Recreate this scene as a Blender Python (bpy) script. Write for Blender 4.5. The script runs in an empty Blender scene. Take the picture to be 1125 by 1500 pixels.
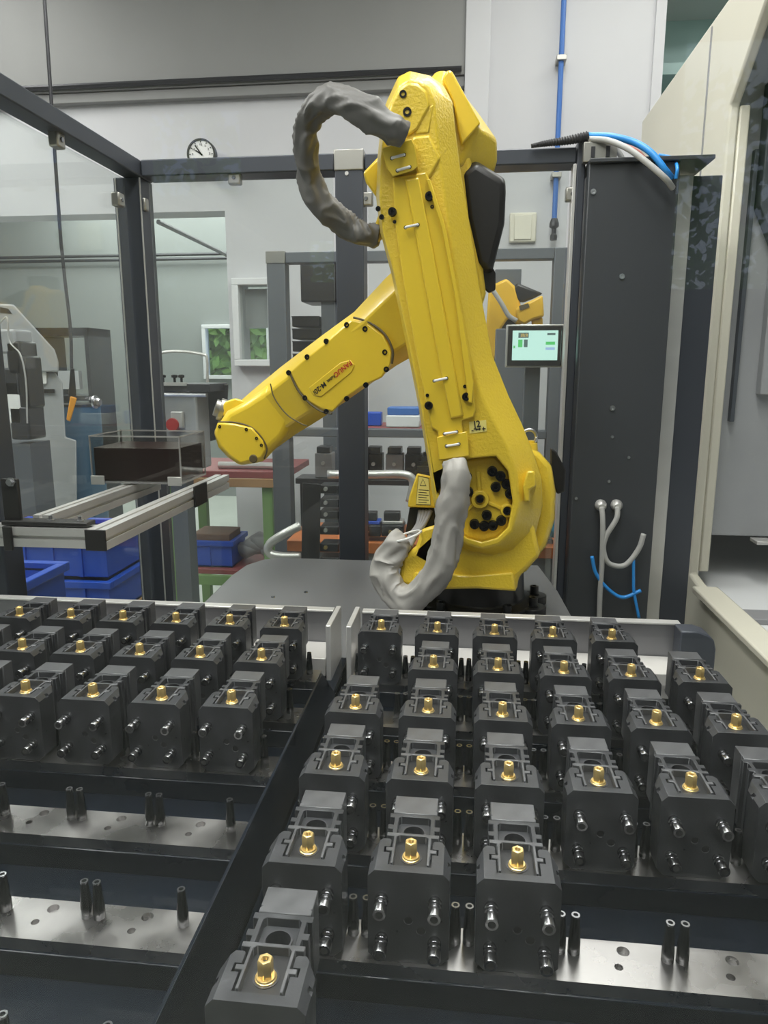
import bpy, bmesh, math, random
from mathutils import Vector, Matrix, noise
random.seed(7)
C = bpy.context.scene.collection
SC = bpy.context.scene
H = 1.65                                   # camera height
F, PITCH, YAW = 1060.0, 0.1979, 0.1138     # focal length in px of the 1125x1500 frame

# ------------------------------------------------------------------ camera
cd = bpy.data.cameras.new('camera'); cam = bpy.data.objects.new('camera', cd); C.objects.link(cam)
cam.location = (0, 0, H); cam.rotation_euler = (math.pi/2-PITCH, 0, YAW)
cd.sensor_fit = 'VERTICAL'; cd.sensor_height = 36; cd.sensor_width = 27; cd.lens = F/1500*36
cd.clip_start = 0.02; cd.clip_end = 100
SC.camera = cam
# ------------------------------------------------------------------ world, light, exposure
w = bpy.data.worlds.new('sky'); SC.world = w; w.use_nodes = True
nt = w.node_tree; bg = nt.nodes['Background']
sky = nt.nodes.new('ShaderNodeTexSky'); sky.sky_type = 'HOSEK_WILKIE'; sky.turbidity = 6
sky.sun_direction = (0.3, -0.5, 0.8); sky.ground_albedo = 0.4
nt.links.new(sky.outputs[0], bg.inputs[0]); bg.inputs[1].default_value = 5.0
def area(name, loc, rot, sx, sy, power, col=(1, 1, 1)):
    l = bpy.data.lights.new(name, 'AREA'); l.shape = 'RECTANGLE'; l.size = sx; l.size_y = sy
    l.energy = power; l.color = col
    if name == 'rack_fill': l.spread = 1.9      # added fill light over the racks to brighten the vise tops, narrow cone
    o = bpy.data.objects.new(name, l); C.objects.link(o); o.location = loc; o.rotation_euler = rot
    return o
R90 = math.pi/2
area('ceiling_lamp', (-1.2, 0.4, 4.35), (0, 0, 0), 0.5, 3.2, 75, (1, .99, .96))
area('ceiling_lamp', (0.3, 1.6, 4.35), (0, 0, 0), 0.5, 3.2, 75, (1, .99, .96))
area('ceiling_lamp', (0.3, -2.4, 4.35), (0, 0, 0), 0.5, 2.5, 22, (1, .99, .96))
area('ceiling_lamp', (-3.4, 2.6, 4.35), (0, 0, 0), 0.6, 3.6, 90, (1, .99, .96))
area('ceiling_lamp', (1.5, 4.0, 4.35), (0, 0, 0), 2.6, 0.5, 28, (1, .99, .96))
area('rack_fill', (-.15, .50, H+.62), (0, 0, 0), 1.3, 0.10, 6, (1, 1, 1))
area('hall_lamp', (-3.0, 8.0, 3.9), (0, 0, 0), 4.0, 2.5, 150, (.97, 1, .97))
area('ceiling_lamp', (-1.6, -2.6, 4.35), (0, 0, 0), 0.5, 2.5, 22, (1, .99, .96))
SC.view_settings.view_transform = 'Standard'; SC.view_settings.look = 'None'
SC.view_settings.gamma = 1; SC.view_settings.use_curve_mapping = False
SC.view_settings.exposure = 0.4

# ------------------------------------------------------------------ helpers
cP, sP, cY, sY = math.cos(PITCH), math.sin(PITCH), math.cos(YAW), math.sin(YAW)
def ray(x, y):
    a = (x-562.5)/F; b = (750-y)/F
    fy = cP+b*sP; fz = -sP+b*cP
    return Vector((cY*a-sY*fy, sY*a+cY*fy, fz))
def at(x, y, Y): r = ray(x, y); r = r*(Y/r.y); return Vector((r.x, r.y, r.z+H))
def atz(x, y, Z): r = ray(x, y); r = r*((Z-H)/r.z); return Vector((r.x, r.y, Z))
def atx(x, y, X): r = ray(x, y); r = r*(X/r.x); return Vector((X, r.y, r.z+H))

M = {}
def mat(name, col, rough=.5, metal=0., bump=0., bscale=60., var=0., vscale=4., spec=.5, coat=0., emit=None, estr=1., alpha=None, rvar=0.):
    m = bpy.data.materials.new(name); m.use_nodes = True; n = m.node_tree.nodes; L = m.node_tree.links
    b = n['Principled BSDF']; b.inputs['Base Color'].default_value = (*col, 1)
    b.inputs['Roughness'].default_value = rough; b.inputs['Metallic'].default_value = metal
    b.inputs['Specular IOR Level'].default_value = spec; b.inputs['Coat Weight'].default_value = coat
    tc = n.new('ShaderNodeTexCoord')
    if var > 0:
        t = n.new('ShaderNodeTexNoise'); t.inputs['Scale'].default_value = vscale; t.inputs['Detail'].default_value = 5
        L.new(tc.outputs['Object'], t.inputs['Vector'])
        r = n.new('ShaderNodeMapRange'); r.inputs[3].default_value = 1-var; r.inputs[4].default_value = 1+var
        r.inputs[1].default_value = .3; r.inputs[2].default_value = .7
        L.new(t.outputs['Fac'], r.inputs[0])
        mx = n.new('ShaderNodeVectorMath'); mx.operation = 'SCALE'; mx.inputs[0].default_value = col
        L.new(r.outputs[0], mx.inputs['Scale']); L.new(mx.outputs[0], b.inputs['Base Color'])
        if rvar > 0:
            r2 = n.new('ShaderNodeMapRange'); r2.inputs[3].default_value = max(.02, rough-rvar); r2.inputs[4].default_value = rough+rvar
            r2.inputs[1].default_value = .3; r2.inputs[2].default_value = .7
            L.new(t.outputs['Fac'], r2.inputs[0]); L.new(r2.outputs[0], b.inputs['Roughness'])
    if bump > 0:
        t = n.new('ShaderNodeTexNoise'); t.inputs['Scale'].default_value = bscale; t.inputs['Detail'].default_value = 3
        L.new(tc.outputs['Object'], t.inputs['Vector'])
        bp = n.new('ShaderNodeBump'); bp.inputs['Strength'].default_value = bump; bp.inputs['Distance'].default_value = .002
        L.new(t.outputs['Fac'], bp.inputs['Height']); L.new(bp.outputs[0], b.inputs['Normal'])
    if emit: b.inputs['Emission Color'].default_value = (*emit, 1); b.inputs['Emission Strength'].default_value = estr
    M[name] = m; return m
def glass(name, tint=(1, 1, 1), refl=1.0, haze=0.0, ior=1.5):
    m = bpy.data.materials.new(name); m.use_nodes = True; n = m.node_tree.nodes; L = m.node_tree.links
    n.remove(n['Principled BSDF']); out = n['Material Output']
    tr = n.new('ShaderNodeBsdfTransparent'); tr.inputs[0].default_value = (*tint, 1)
    gl = n.new('ShaderNodeBsdfGlossy'); gl.inputs['Roughness'].default_value = .01
    fr = n.new('ShaderNodeFresnel'); ge = n.new('ShaderNodeNewGeometry'); mr = n.new('ShaderNodeMapRange')
    mr.inputs[3].default_value = ior; mr.inputs[4].default_value = 1/ior          # same reflectance on both faces of the sheet
    L.new(ge.outputs['Backfacing'], mr.inputs[0]); L.new(mr.outputs[0], fr.inputs[0])
    ml = n.new('ShaderNodeMath'); ml.operation = 'MULTIPLY'; ml.inputs[1].default_value = refl; ml.use_clamp = True
    mx = n.new('ShaderNodeMixShader'); L.new(fr.outputs[0], ml.inputs[0]); L.new(ml.outputs[0], mx.inputs[0])
    if haze > 0:
        df = n.new('ShaderNodeBsdfDiffuse'); df.inputs[0].default_value = (.8, .8, .8, 1)
        m2 = n.new('ShaderNodeMixShader'); m2.inputs[0].default_value = haze
        L.new(tr.outputs[0], m2.inputs[1]); L.new(df.outputs[0], m2.inputs[2]); L.new(m2.outputs[0], mx.inputs[1])
    else: L.new(tr.outputs[0], mx.inputs[1])
    L.new(gl.outputs[0], mx.inputs[2]); L.new(mx.outputs[0], out.inputs[0])
    M[name] = m; return m
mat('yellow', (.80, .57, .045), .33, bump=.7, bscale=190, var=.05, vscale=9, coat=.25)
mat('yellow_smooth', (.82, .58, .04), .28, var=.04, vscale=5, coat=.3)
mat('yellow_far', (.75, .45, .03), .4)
mat('seam', (.10, .075, .03), .6)
mat('black_plastic', (.014, .013, .013), .38, var=.2)
mat('black_bolt', (.012, .012, .012), .28, metal=.3)
mat('vise_black', (.030, .031, .034), .36, metal=.15, var=.3, vscale=30, rvar=.1, bump=.08, bscale=400)
mat('pocket', (.02, .02, .021), .4, metal=.4)  # vise black darkened for the pocket floor, recess shade put into the colour
mat('vise_face', (.085, .086, .09), .36, metal=.4, var=.35, vscale=26, rvar=.1)
mat('stud_steel', (.34, .34, .35), .24, metal=1)
mat('brass', (.92, .68, .28), .28, metal=.85, var=.08, vscale=80)
mat('pin_black', (.003, .0035, .004), .22, spec=.2)
mat('steel_ring', (.30, .30, .31), .2, metal=1)
mat('bar_steel', (.36, .35, .345), .30, metal=1, var=.22, vscale=14, rvar=.10)
mat('tray_black', (.004, .006, .010), .13, var=.25, vscale=6, rvar=.05, spec=.2)
mat('plate_bright', (.62, .60, .57), .4, metal=.3, var=.1)
mat('tray_grey', (.20, .20, .21), .38, metal=.7, var=.1)
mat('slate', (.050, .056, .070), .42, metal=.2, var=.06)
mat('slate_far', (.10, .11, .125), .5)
mat('panel_dark', (.042, .046, .052), .42, var=.08, vscale=3)
mat('alu', (.60, .59, .57), .36, metal=.55, var=.06, vscale=12)
mat('alu_groove', (.15, .15, .15), .5, metal=.5)
mat('cap_black', (.02, .019, .018), .45)
mat('clamp', (.40, .39, .36), .35, metal=.8)
mat('plate_grey', (.19, .19, .195), .38, metal=.4, var=.08, vscale=3, rvar=.05)
mat('cream', (.72, .69, .58), .45, var=.02)
mat('machine_grey', (.35, .36, .37), .5, var=.05)
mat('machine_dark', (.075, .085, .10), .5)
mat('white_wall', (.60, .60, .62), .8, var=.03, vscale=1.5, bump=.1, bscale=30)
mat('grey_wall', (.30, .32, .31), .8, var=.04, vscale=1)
mat('front_paint', (.10, .11, .11), .8)
mat('beam_grey', (.25, .25, .245), .6, var=.05, vscale=1.5)
mat('teal_glazing', (.42, .60, .58), .4)
mat('floor_pale', (.52, .55, .50), .35, var=.06, vscale=2)
mat('ceiling_white', (.62, .64, .62), .8)
mat('window_white', (.75, .76, .77), .4)
mat('leaf', (.34, .56, .11), .6, var=.5, vscale=1.2)
mat('bark', (.08, .06, .04), .8)
mat('blue_crate', (.01, .075, .50), .4)
mat('blue_pipe', (.05, .16, .48), .4)
mat('blue_hose', (.03, .28, .75), .35)
mat('drum_blue', (.07, .16, .27), .5)
mat('blue_glove', (.12, .45, .72), .5)
mat('grey_cable', (.42, .42, .41), .5)
mat('red_cable', (.45, .16, .13), .5)
mat('corrugated', (.03, .03, .033), .5)
mat('fabric_dark', (.11, .105, .098), .5, bump=.3, bscale=40, var=.12, vscale=10)
mat('fabric_light', (.36, .345, .32), .5, bump=.3, bscale=40, var=.10, vscale=10)
mat('white', (.82, .82, .80), .5)
mat('label_yellow', (.92, .80, .25), .4)
mat('ink', (.012, .012, .012), .6)
mat('red_ink', (.55, .03, .02), .5)
mat('red_top', (.28, .07, .07), .5)
mat('green_paint', (.17, .30, .10), .5)
mat('wood', (.42, .24, .11), .5, var=.2)
mat('orange_board', (.50, .16, .05), .5)
mat('liquid', (.022, .009, .007), .3)
mat('red_plastic', (.35, .02, .02), .4)
mat('dark_steel', (.06, .06, .065), .35, metal=.6)
mat("mid_grey", (.26, .26, .27), .5)
mat('orange', (.80, .33, .02), .4)
mat('brown_box', (.20, .12, .08), .7)
mat('sock', (.6, .6, .62), .3, metal=1)
mat('screen', (.02, .05, .05), .3, emit=(.62, .92, .82), estr=.85)
mat('screen_green', (.02, .05, .02), .3, emit=(.10, .55, .16), estr=.9)
mat('screen_blue', (.02, .02, .05), .3, emit=(.35, .50, .75), estr=.9)
mat('screen_dark', (.03, .04, .04), .3, emit=(.10, .16, .15), estr=.8)
mat('screen_yellow', (.3, .2, .02), .3, emit=(.85, .55, .12), estr=.9)
glass('pane', (.95, .97, .96), .9, .025)
glass('front_pane_glass', (.965, .975, .97), .45, .0)
glass('acrylic', (.93, .92, .90), .8, .006)
glass('acrylic_edge', (.75, .72, .66), 1.0, .25)

def mesh(name, bm, mats, parent=None, smooth=False, bevel=0., seg=2, kind=None):
    bmesh.ops.recalc_face_normals(bm, faces=bm.faces)
    if parent is not None:
        L = root_loc(parent)
        for v in bm.verts: v.co -= L
    me = bpy.data.meshes.new(name); bm.to_mesh(me); bm.free()
    for m in (mats if isinstance(mats, (list, tuple)) else [mats]): me.materials.append(M[m] if isinstance(m, str) else m)
    o = bpy.data.objects.new(name, me); C.objects.link(o)
    if parent is not None: o.parent = parent
    for p in me.polygons: p.use_smooth = True
    if not smooth: me.set_sharp_from_angle(angle=math.radians(32))
    if bevel > 0:
        b = o.modifiers.new('bevel', 'BEVEL'); b.width = bevel; b.segments = seg; b.limit_method = 'ANGLE'; b.angle_limit = math.radians(32)
        b.harden_normals = False
    if kind: o['kind'] = kind
    return o
def root_loc(o):
    while o.parent is not None: o = o.parent
    return o.location.copy()
def thing(name, label, cat, loc=(0, 0, 0), group=None):
    o = bpy.data.objects.new(name, None); C.objects.link(o); o.location = loc
    o.empty_display_size = .05; return tag(o, label, cat, group)
def tag(o, label, cat, group=None):
    o['label'] = label; o['category'] = cat
    if group: o['group'] = group
    return o
def B(): return bmesh.new()
def abox(bm, x0, x1, y0, y1, z0, z1, mi=0):
    vs = [bm.verts.new(p) for p in ((x0,y0,z0),(x1,y0,z0),(x1,y1,z0),(x0,y1,z0),(x0,y0,z1),(x1,y0,z1),(x1,y1,z1),(x0,y1,z1))]
    for f in ((0,3,2,1),(4,5,6,7),(0,1,5,4),(1,2,6,5),(2,3,7,6),(3,0,4,7)):
        fc = bm.faces.new([vs[i] for i in f]); fc.material_index = mi
    return bm
def box(x0, x1, y0, y1, z0, z1): return abox(B(), min(x0,x1), max(x0,x1), min(y0,y1), max(y0,y1), min(z0,z1), max(z0,z1))
def loft(bm, loops, cap=True, closed=True):
    rings = [[bm.verts.new(p) for p in lp] for lp in loops]; n = len(rings[0])
    for a, b in zip(rings, rings[1:]):
        for i in range(n if closed else n-1):
            bm.faces.new((a[i], a[(i+1) % n], b[(i+1) % n], b[i]))
    if cap:
        bm.faces.new(list(reversed(rings[0]))); bm.faces.new(rings[-1])
    return bm
def prism(bm, pts, axis, a, b):
    """pts 2D; axis 'z': (x,y), 'y': (x,z), 'x': (y,z)"""
    def P(p, t): return {'z': (p[0], p[1], t), 'y': (p[0], t, p[1]), 'x': (t, p[0], p[1])}[axis]
    return loft(bm, [[P(p, a) for p in pts], [P(p, b) for p in pts]])
def frame_of(d):
    d = d.normalized(); u = Vector((0, 0, 1)) if abs(d.z) < .9 else Vector((1, 0, 0))
    s = d.cross(u).normalized(); return s, s.cross(d).normalized()
def lathe(bm, o, d, prof, n=16):
    """prof: (distance along d, radius)"""
    o = Vector(o); d = Vector(d).normalized(); s, t = frame_of(d); rings = []
    for h, r in prof:
        c = o+d*h
        rings.append([bm.verts.new(c+(s*math.cos(2*math.pi*i/n)+t*math.sin(2*math.pi*i/n))*max(r, 1e-5)) for i in range(n)])
    for a, b in zip(rings, rings[1:]):
        for i in range(n): bm.faces.new((a[i], a[(i+1) % n], b[(i+1) % n], b[i]))
    bm.faces.new(list(reversed(rings[0]))); bm.faces.new(rings[-1]); return bm
def catmull(P, k=8):
    P = [Vector(p) for p in P]; Q = [2*P[0]-P[1]]+P+[2*P[-1]-P[-2]]; out = []
    for i in range(1, len(Q)-2):
        for j in range(k):
            t = j/k; a, b, c, d = Q[i-1:i+3]
            out.append(.5*((2*b)+(c-a)*t+(2*a-5*b+4*c-d)*t*t+(3*b-a-3*c+d)*t**3))
    out.append(P[-1]); return out
def tube(bm, pts, r, n=10, k=8, rf=None, spline=True):
    pts = catmull(pts, k) if spline else [Vector(p) for p in pts]
    rings = []; up = None
    for i, p in enumerate(pts):
        d = (pts[min(i+1, len(pts)-1)]-pts[max(i-1, 0)]).normalized()
        if up is None: up = frame_of(d)[0]
        up = (up-d*up.dot(d)).normalized(); s = d.cross(up)
        ring = []
        for j in range(n):
            a = 2*math.pi*j/n; rr = r if rf is None else rf(i/(len(pts)-1), a)
            ring.append(bm.verts.new(p+(up*math.cos(a)+s*math.sin(a))*rr))
        rings.append(ring)
    for a, b in zip(rings, rings[1:]):
        for i in range(n): bm.faces.new((a[i], a[(i+1) % n], b[(i+1) % n], b[i]))
    bm.faces.new(list(reversed(rings[0]))); bm.faces.new(rings[-1]); return bm
def boolean(base, cutter, op='DIFFERENCE'):
    def tmp(bm):
        bmesh.ops.recalc_face_normals(bm, faces=bm.faces)
        me = bpy.data.meshes.new('t'); bm.to_mesh(me); o = bpy.data.objects.new('t', me); C.objects.link(o); return o
    a, b = tmp(base), tmp(cutter)
    m = a.modifiers.new('b', 'BOOLEAN'); m.object = b; m.operation = op; m.solver = 'EXACT'
    dg = bpy.context.evaluated_depsgraph_get(); dg.update()
    me = bpy.data.meshes.new_from_object(a.evaluated_get(dg))
    out = bmesh.new(); out.from_mesh(me)
    for o in (a, b):
        me0 = o.data; bpy.data.objects.remove(o); bpy.data.meshes.remove(me0)
    bpy.data.meshes.remove(me); return out
def dup(src, loc):
    r = src.copy(); C.objects.link(r); r.location = loc
    for ch in list(src.children):
        c = ch.copy(); C.objects.link(c); c.parent = r
        for g in list(ch.children): d = g.copy(); C.objects.link(d); d.parent = c
    return r
def struct(name, bm, m, bevel=0., label=None):
    o = mesh(name, bm, m, bevel=bevel); o['kind'] = 'structure'
    if label: o['label'] = label; o['category'] = name.split('_')[0]
    return o
def text(name, body, size, m, parent, origin, xdir, ydir, extrude=.0004, align='CENTER'):
    cu = bpy.data.curves.new(name, 'FONT'); cu.body = body; cu.size = size; cu.extrude = extrude; cu.offset = size*.012
    cu.align_x = align; cu.align_y = 'CENTER'
    o = bpy.data.objects.new(name+'_t', cu); C.objects.link(o)
    dg = bpy.context.evaluated_depsgraph_get(); dg.update()
    me = bpy.data.meshes.new_from_object(o.evaluated_get(dg)); bpy.data.objects.remove(o)
    X = Vector(xdir).normalized(); Z = X.cross(Vector(ydir)).normalized(); Yv = Z.cross(X)
    Mx = Matrix((X, Yv, Z)).transposed().to_4x4(); Mx.translation = Vector(origin)-root_loc(parent)
    me.transform(Mx); me.materials.clear(); me.materials.append(M[m])
    t = bpy.data.objects.new(name, me); C.objects.link(t); t.parent = parent; return t
ORD = ['first', 'second', 'third', 'fourth', 'fifth', 'sixth']

# ================================================================== THE SETTING
struct('floor', box(-7, 5, -4, 13, -.1, 0), 'floor_pale')
struct('ceiling', box(-7, 5, -4, 5.2, 4.45, 4.6), 'ceiling_white')
YB = 5.0
def zB(x, y): return at(x, y, YB).z
zr = zB(200, 312)                # underside of the white lintel
xo = at(335, 450, YB).x          # right side of the opening into the hall
xr = at(955, 100, YB).x          # right end of the white wall
# back wall: lintel + right part
wx0, wx1, wz0, wz1 = at(352, 450, YB).x, at(400, 450, YB).x, at(370, 530, YB).z, at(370, 416, YB).z
struct('wall_back', boolean(prism(B(), [(-7, zr), (xo, zr), (xo, 0), (xr, 0), (xr, 4.5), (-7, 4.5)], 'y', YB, YB+.2), abox(B(), wx0, wx1, YB-.1, YB+.3, wz0, wz1)), 'white_wall')
zb1 = zB(200, 137); 
struct('trim_1', box(-7, at(682, 60, YB).x, YB-.08, YB, zB(200, 137), 4.5), 'beam_grey')        # grey roller shutter housing under the ceiling
struct('trim_2', box(-7, at(682, 60, YB).x, YB-.06, YB, zB(200, 152), zB(200, 137)-.002), 'beam_grey', .004)
bm = B()
tube(bm, [(-7, YB-.10, zB(200, 131)), (at(676, 130, YB).x, YB-.10, zB(200, 131))], .016, 8, 1, spline=False)
struct('trim_3', bm, 'dark_steel')
struct('trim_4', box(at(682, 60, YB).x, at(718, 60, YB).x, YB-.10, YB, 2.4, 4.5), 'white_wall', .006)
# teal glazed corner at the right
x2 = at(1100, 60, YB).x+2
struct('wall_right', box(xr, x2, YB+.9, YB+1.0, 0, 4.9), 'teal_glazing')
struct('trim_5', box(xr, xr+.06, YB-.02, YB+.9, 0, 4.5), 'white_wall')
struct('trim_6', box(xr+.06, x2, YB+.5, YB+.9, zB(1000, 75)+.05, zB(1000, 75)+.12), 'teal_glazing')
# hall beyond the opening
struct('wall_hall', (lambda b: (abox(b, -9, at(300, 500, 9.0).x, 9.0, 9.15, 0, 4.4), abox(b, at(300, 500, 9).x, at(398, 500, 9).x, 9.0, 9.15, 0, at(330, 555, 9).z),
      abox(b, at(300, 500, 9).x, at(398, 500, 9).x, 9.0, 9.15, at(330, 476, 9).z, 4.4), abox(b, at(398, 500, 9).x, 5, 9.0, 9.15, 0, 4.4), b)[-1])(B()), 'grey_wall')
struct('ceiling', box(-9, 5, YB+.2, 9.2, 4.05, 4.15), 'ceiling_white')
struct('wall_left', box(-7.2, -7, -4, 9.2, 0, 4.6), 'white_wall')
# outer window in the far hall wall and inner window of the white wall
def window(nm, x0, x1, z0, z1, y, bars=()):
    bm = B(); t = .045
    abox(bm, x0, x1, y-.05, y+.05, z0, z0+t); abox(bm, x0, x1, y-.05, y+.05, z1-t, z1)
    abox(bm, x0, x0+t, y-.05, y+.05, z0+t, z1-t); abox(bm, x1-t, x1, y-.05, y+.05, z0+t, z1-t)
    for b in bars: abox(bm, b-t/2, b+t/2, y-.05, y+.05, z0+t, z1-t)
    o = struct(nm, bm, 'window_white', .005)
    g = mesh('pane', box(x0+t, x1-t, y-.006, y+.006, z0+t, z1-t), 'pane'); g.parent = o
    return o
window('window_1', at(299, 500, 9).x, at(398, 500, 9).x, at(330, 555, 9).z, at(330, 476, 9).z, 8.97, (at(349, 500, 9).x,))
window('window_2', wx0-.03, wx1+.03, wz0-.03, wz1+.03, YB-.04)
struct('trim_7', box(wx0+.03, wx1, YB+.02, YB+.03, at(370, 480, YB).z, wz1-.03), 'machine_grey')   # lowered blind in the upper half
# conduits on the hall wall
for k, (yy, nm) in enumerate(((405, 'wall_conduit'), (411, 'wall_conduit'))):
    p, q = at(-300, yy-22, 8.9), at(335, yy, 8.9)
    o = mesh(nm, tube(B(), [p, (q.x, q.y, p.z)], .018, 8, 1, spline=False), 'dark_steel')
    tag(o, ('upper' if k == 0 else 'lower')+' of two dark conduits along the far grey hall wall', 'conduit', 'conduits on the hall wall')
# wall behind the camera with three windows
bm = B()
for x0, x1, z0, z1 in ((-7, -1.95, 0, 4.5), (-1.95, -1.35, 0, 2.65), (-1.95, -1.35, 3.15, 4.5), (-1.35, 1.12, 0, 4.5), (1.12, 1.85, 0, 2.08), (1.12, 1.85, 3.4, 4.5), (1.85, 5, 0, 4.5)):
    abox(bm, x0, x1, -4.15, -4.0, z0, z1)
struct('wall_front', bm, 'front_paint')
struct('wall_side', box(5, 5.15, -4, 9.2, 0, 4.6), 'white_wall')

# trees outside, seen through and mirrored from the windows
def tree(c, r, n, label):
    t = thing('leafy_tree', label, 'tree', (c[0], c[1], 0), 'trees outside the hall')
    b = B()
    for i in range(n):
        th = random.random()*2*math.pi; ph = math.acos(2*random.random()-1); q = r*(.55+.45*random.random())
        p = Vector((c[0]+q*math.sin(ph)*math.cos(th), c[1]+.6*q*math.sin(ph)*math.sin(th), c[2]+q*math.cos(ph)))
        s = r*(.045+.04*random.random())
        u = Vector((random.gauss(0,1), random.gauss(0,1), random.gauss(0,1))).normalized(); v = u.orthogonal().normalized()*s*.55; u = u*s
        vs = [b.verts.new(p+u), b.verts.new(p+v), b.verts.new(p-u), b.verts.new(p-v)]; b.faces.new(vs)
    mesh('foliage', b, 'leaf', t)
    mesh('trunk', tube(B(), [(c[0], c[1], 0), (c[0]+.05, c[1], c[2])], .12, 8, 2), 'bark', t)
    return t
tree((-5.1, 13.2, 2.2), 1.9, 9000, 'bright green leafy tree seen through the far window')
tree((-3.2, -8.5, 4.2), 1.6, 1300, 'leafy tree outside left of the cell, mirrored in the glass')
tree((2.7, -8.0, 3.3), 1.35, 1300, 'leafy tree outside right of the cell, mirrored in the glass')

# wall-mounted things on the back wall
c = at(295, 226, 4.86)
t = thing('wall_clock', 'round white wall clock with black rim on the white lintel', 'clock', c)
R = 20/F*4.95
mesh('clock_rim', lathe(B(), c, (0, 1, 0), [(0, R*.88), (-.012, R*.9), (-.012, R), (.04, R), (.04, R*.5)], 40), 'black_plastic', t)
mesh('clock_face', lathe(B(), c+Vector((0, -.002, 0)), (0, 1, 0), [(0, R*.9), (.006, R*.9)], 40), 'white', t)
bm = B()
for k in range(12):
    a = k*math.pi/6; d = Vector((math.sin(a), 0, math.cos(a))); s = Vector((d.z, 0, -d.x))
    p = c+d*R*.74-Vector((0, .006, 0)); q = p+d*R*.1
    bm.faces.new([bm.verts.new(v) for v in (p-s*.003, p+s*.003, q+s*.003, q-s*.003)])
mesh('hour_mark', bm, 'ink', t, kind='stuff')
for nm, a, l in (('hour_hand', -1.0, .45), ('minute_hand', -.62, .7)):
    d = Vector((math.sin(a), 0, math.cos(a))); s = Vector((d.z, 0, -d.x))*.004; p = c-Vector((0, .008, 0))
    b = B(); b.faces.new([b.verts.new(v) for v in (p-d*R*.12-s, p-d*R*.12+s, p+d*R*l+s, p+d*R*l-s)]); mesh(nm, b, 'ink', t)
for k in range(12):
    a = k*math.pi/6; d = Vector((math.sin(a), 0, math.cos(a)))
    text('numeral', str(k if k else 12), R*.2, 'ink', t, c+d*R*.60-Vector((0, .006, 0)), (1, 0, 0), (0, 0, 1))
# switch plate
p = at(766, 333, 4.97)
t = thing('switch_plate', 'square cream blank plate on the white wall right of the robot', 'switch', p)
mesh('plate', box(p.x-.085, p.x+.085, p.y, p.y+.03, p.z-.09, p.z+.09), 'cream', t, bevel=.008)
mesh('rocker', box(p.x-.055, p.x+.055, p.y-.008, p.y, p.z-.075, p.z+.075), 'cream', t, bevel=.004)
# blue air pipe with clips and drop valve
px = at(826, 0, 4.93).x
t = thing('air_pipe', 'blue compressed-air pipe running down the white wall', 'pipe', (px, 4.93, at(815, 330, 4.93).z))
mesh('pipe', tube(B(), [(px, 4.93, 4.45), (px, 4.93, at(816, 325, 4.93).z)], .016, 10, 1, spline=False), 'blue_pipe', t)
for yy in (86, 257):
    z = at(825, yy, 4.93).z; mesh('pipe_clip', box(px-.03, px+.03, 4.9, 5.0, z-.015, z+.015), 'clamp', t, bevel=.003)
z = at(816, 325, 4.93).z
mesh('valve', lathe(B(), (px, 4.93, z+.02), (0, 0, -1), [(0, .02), (.03, .03), (.05, .03), (.06, .015), (.09, .015), (.1, .022), (.13, .022)], 10), 'dark_steel', t)

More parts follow.
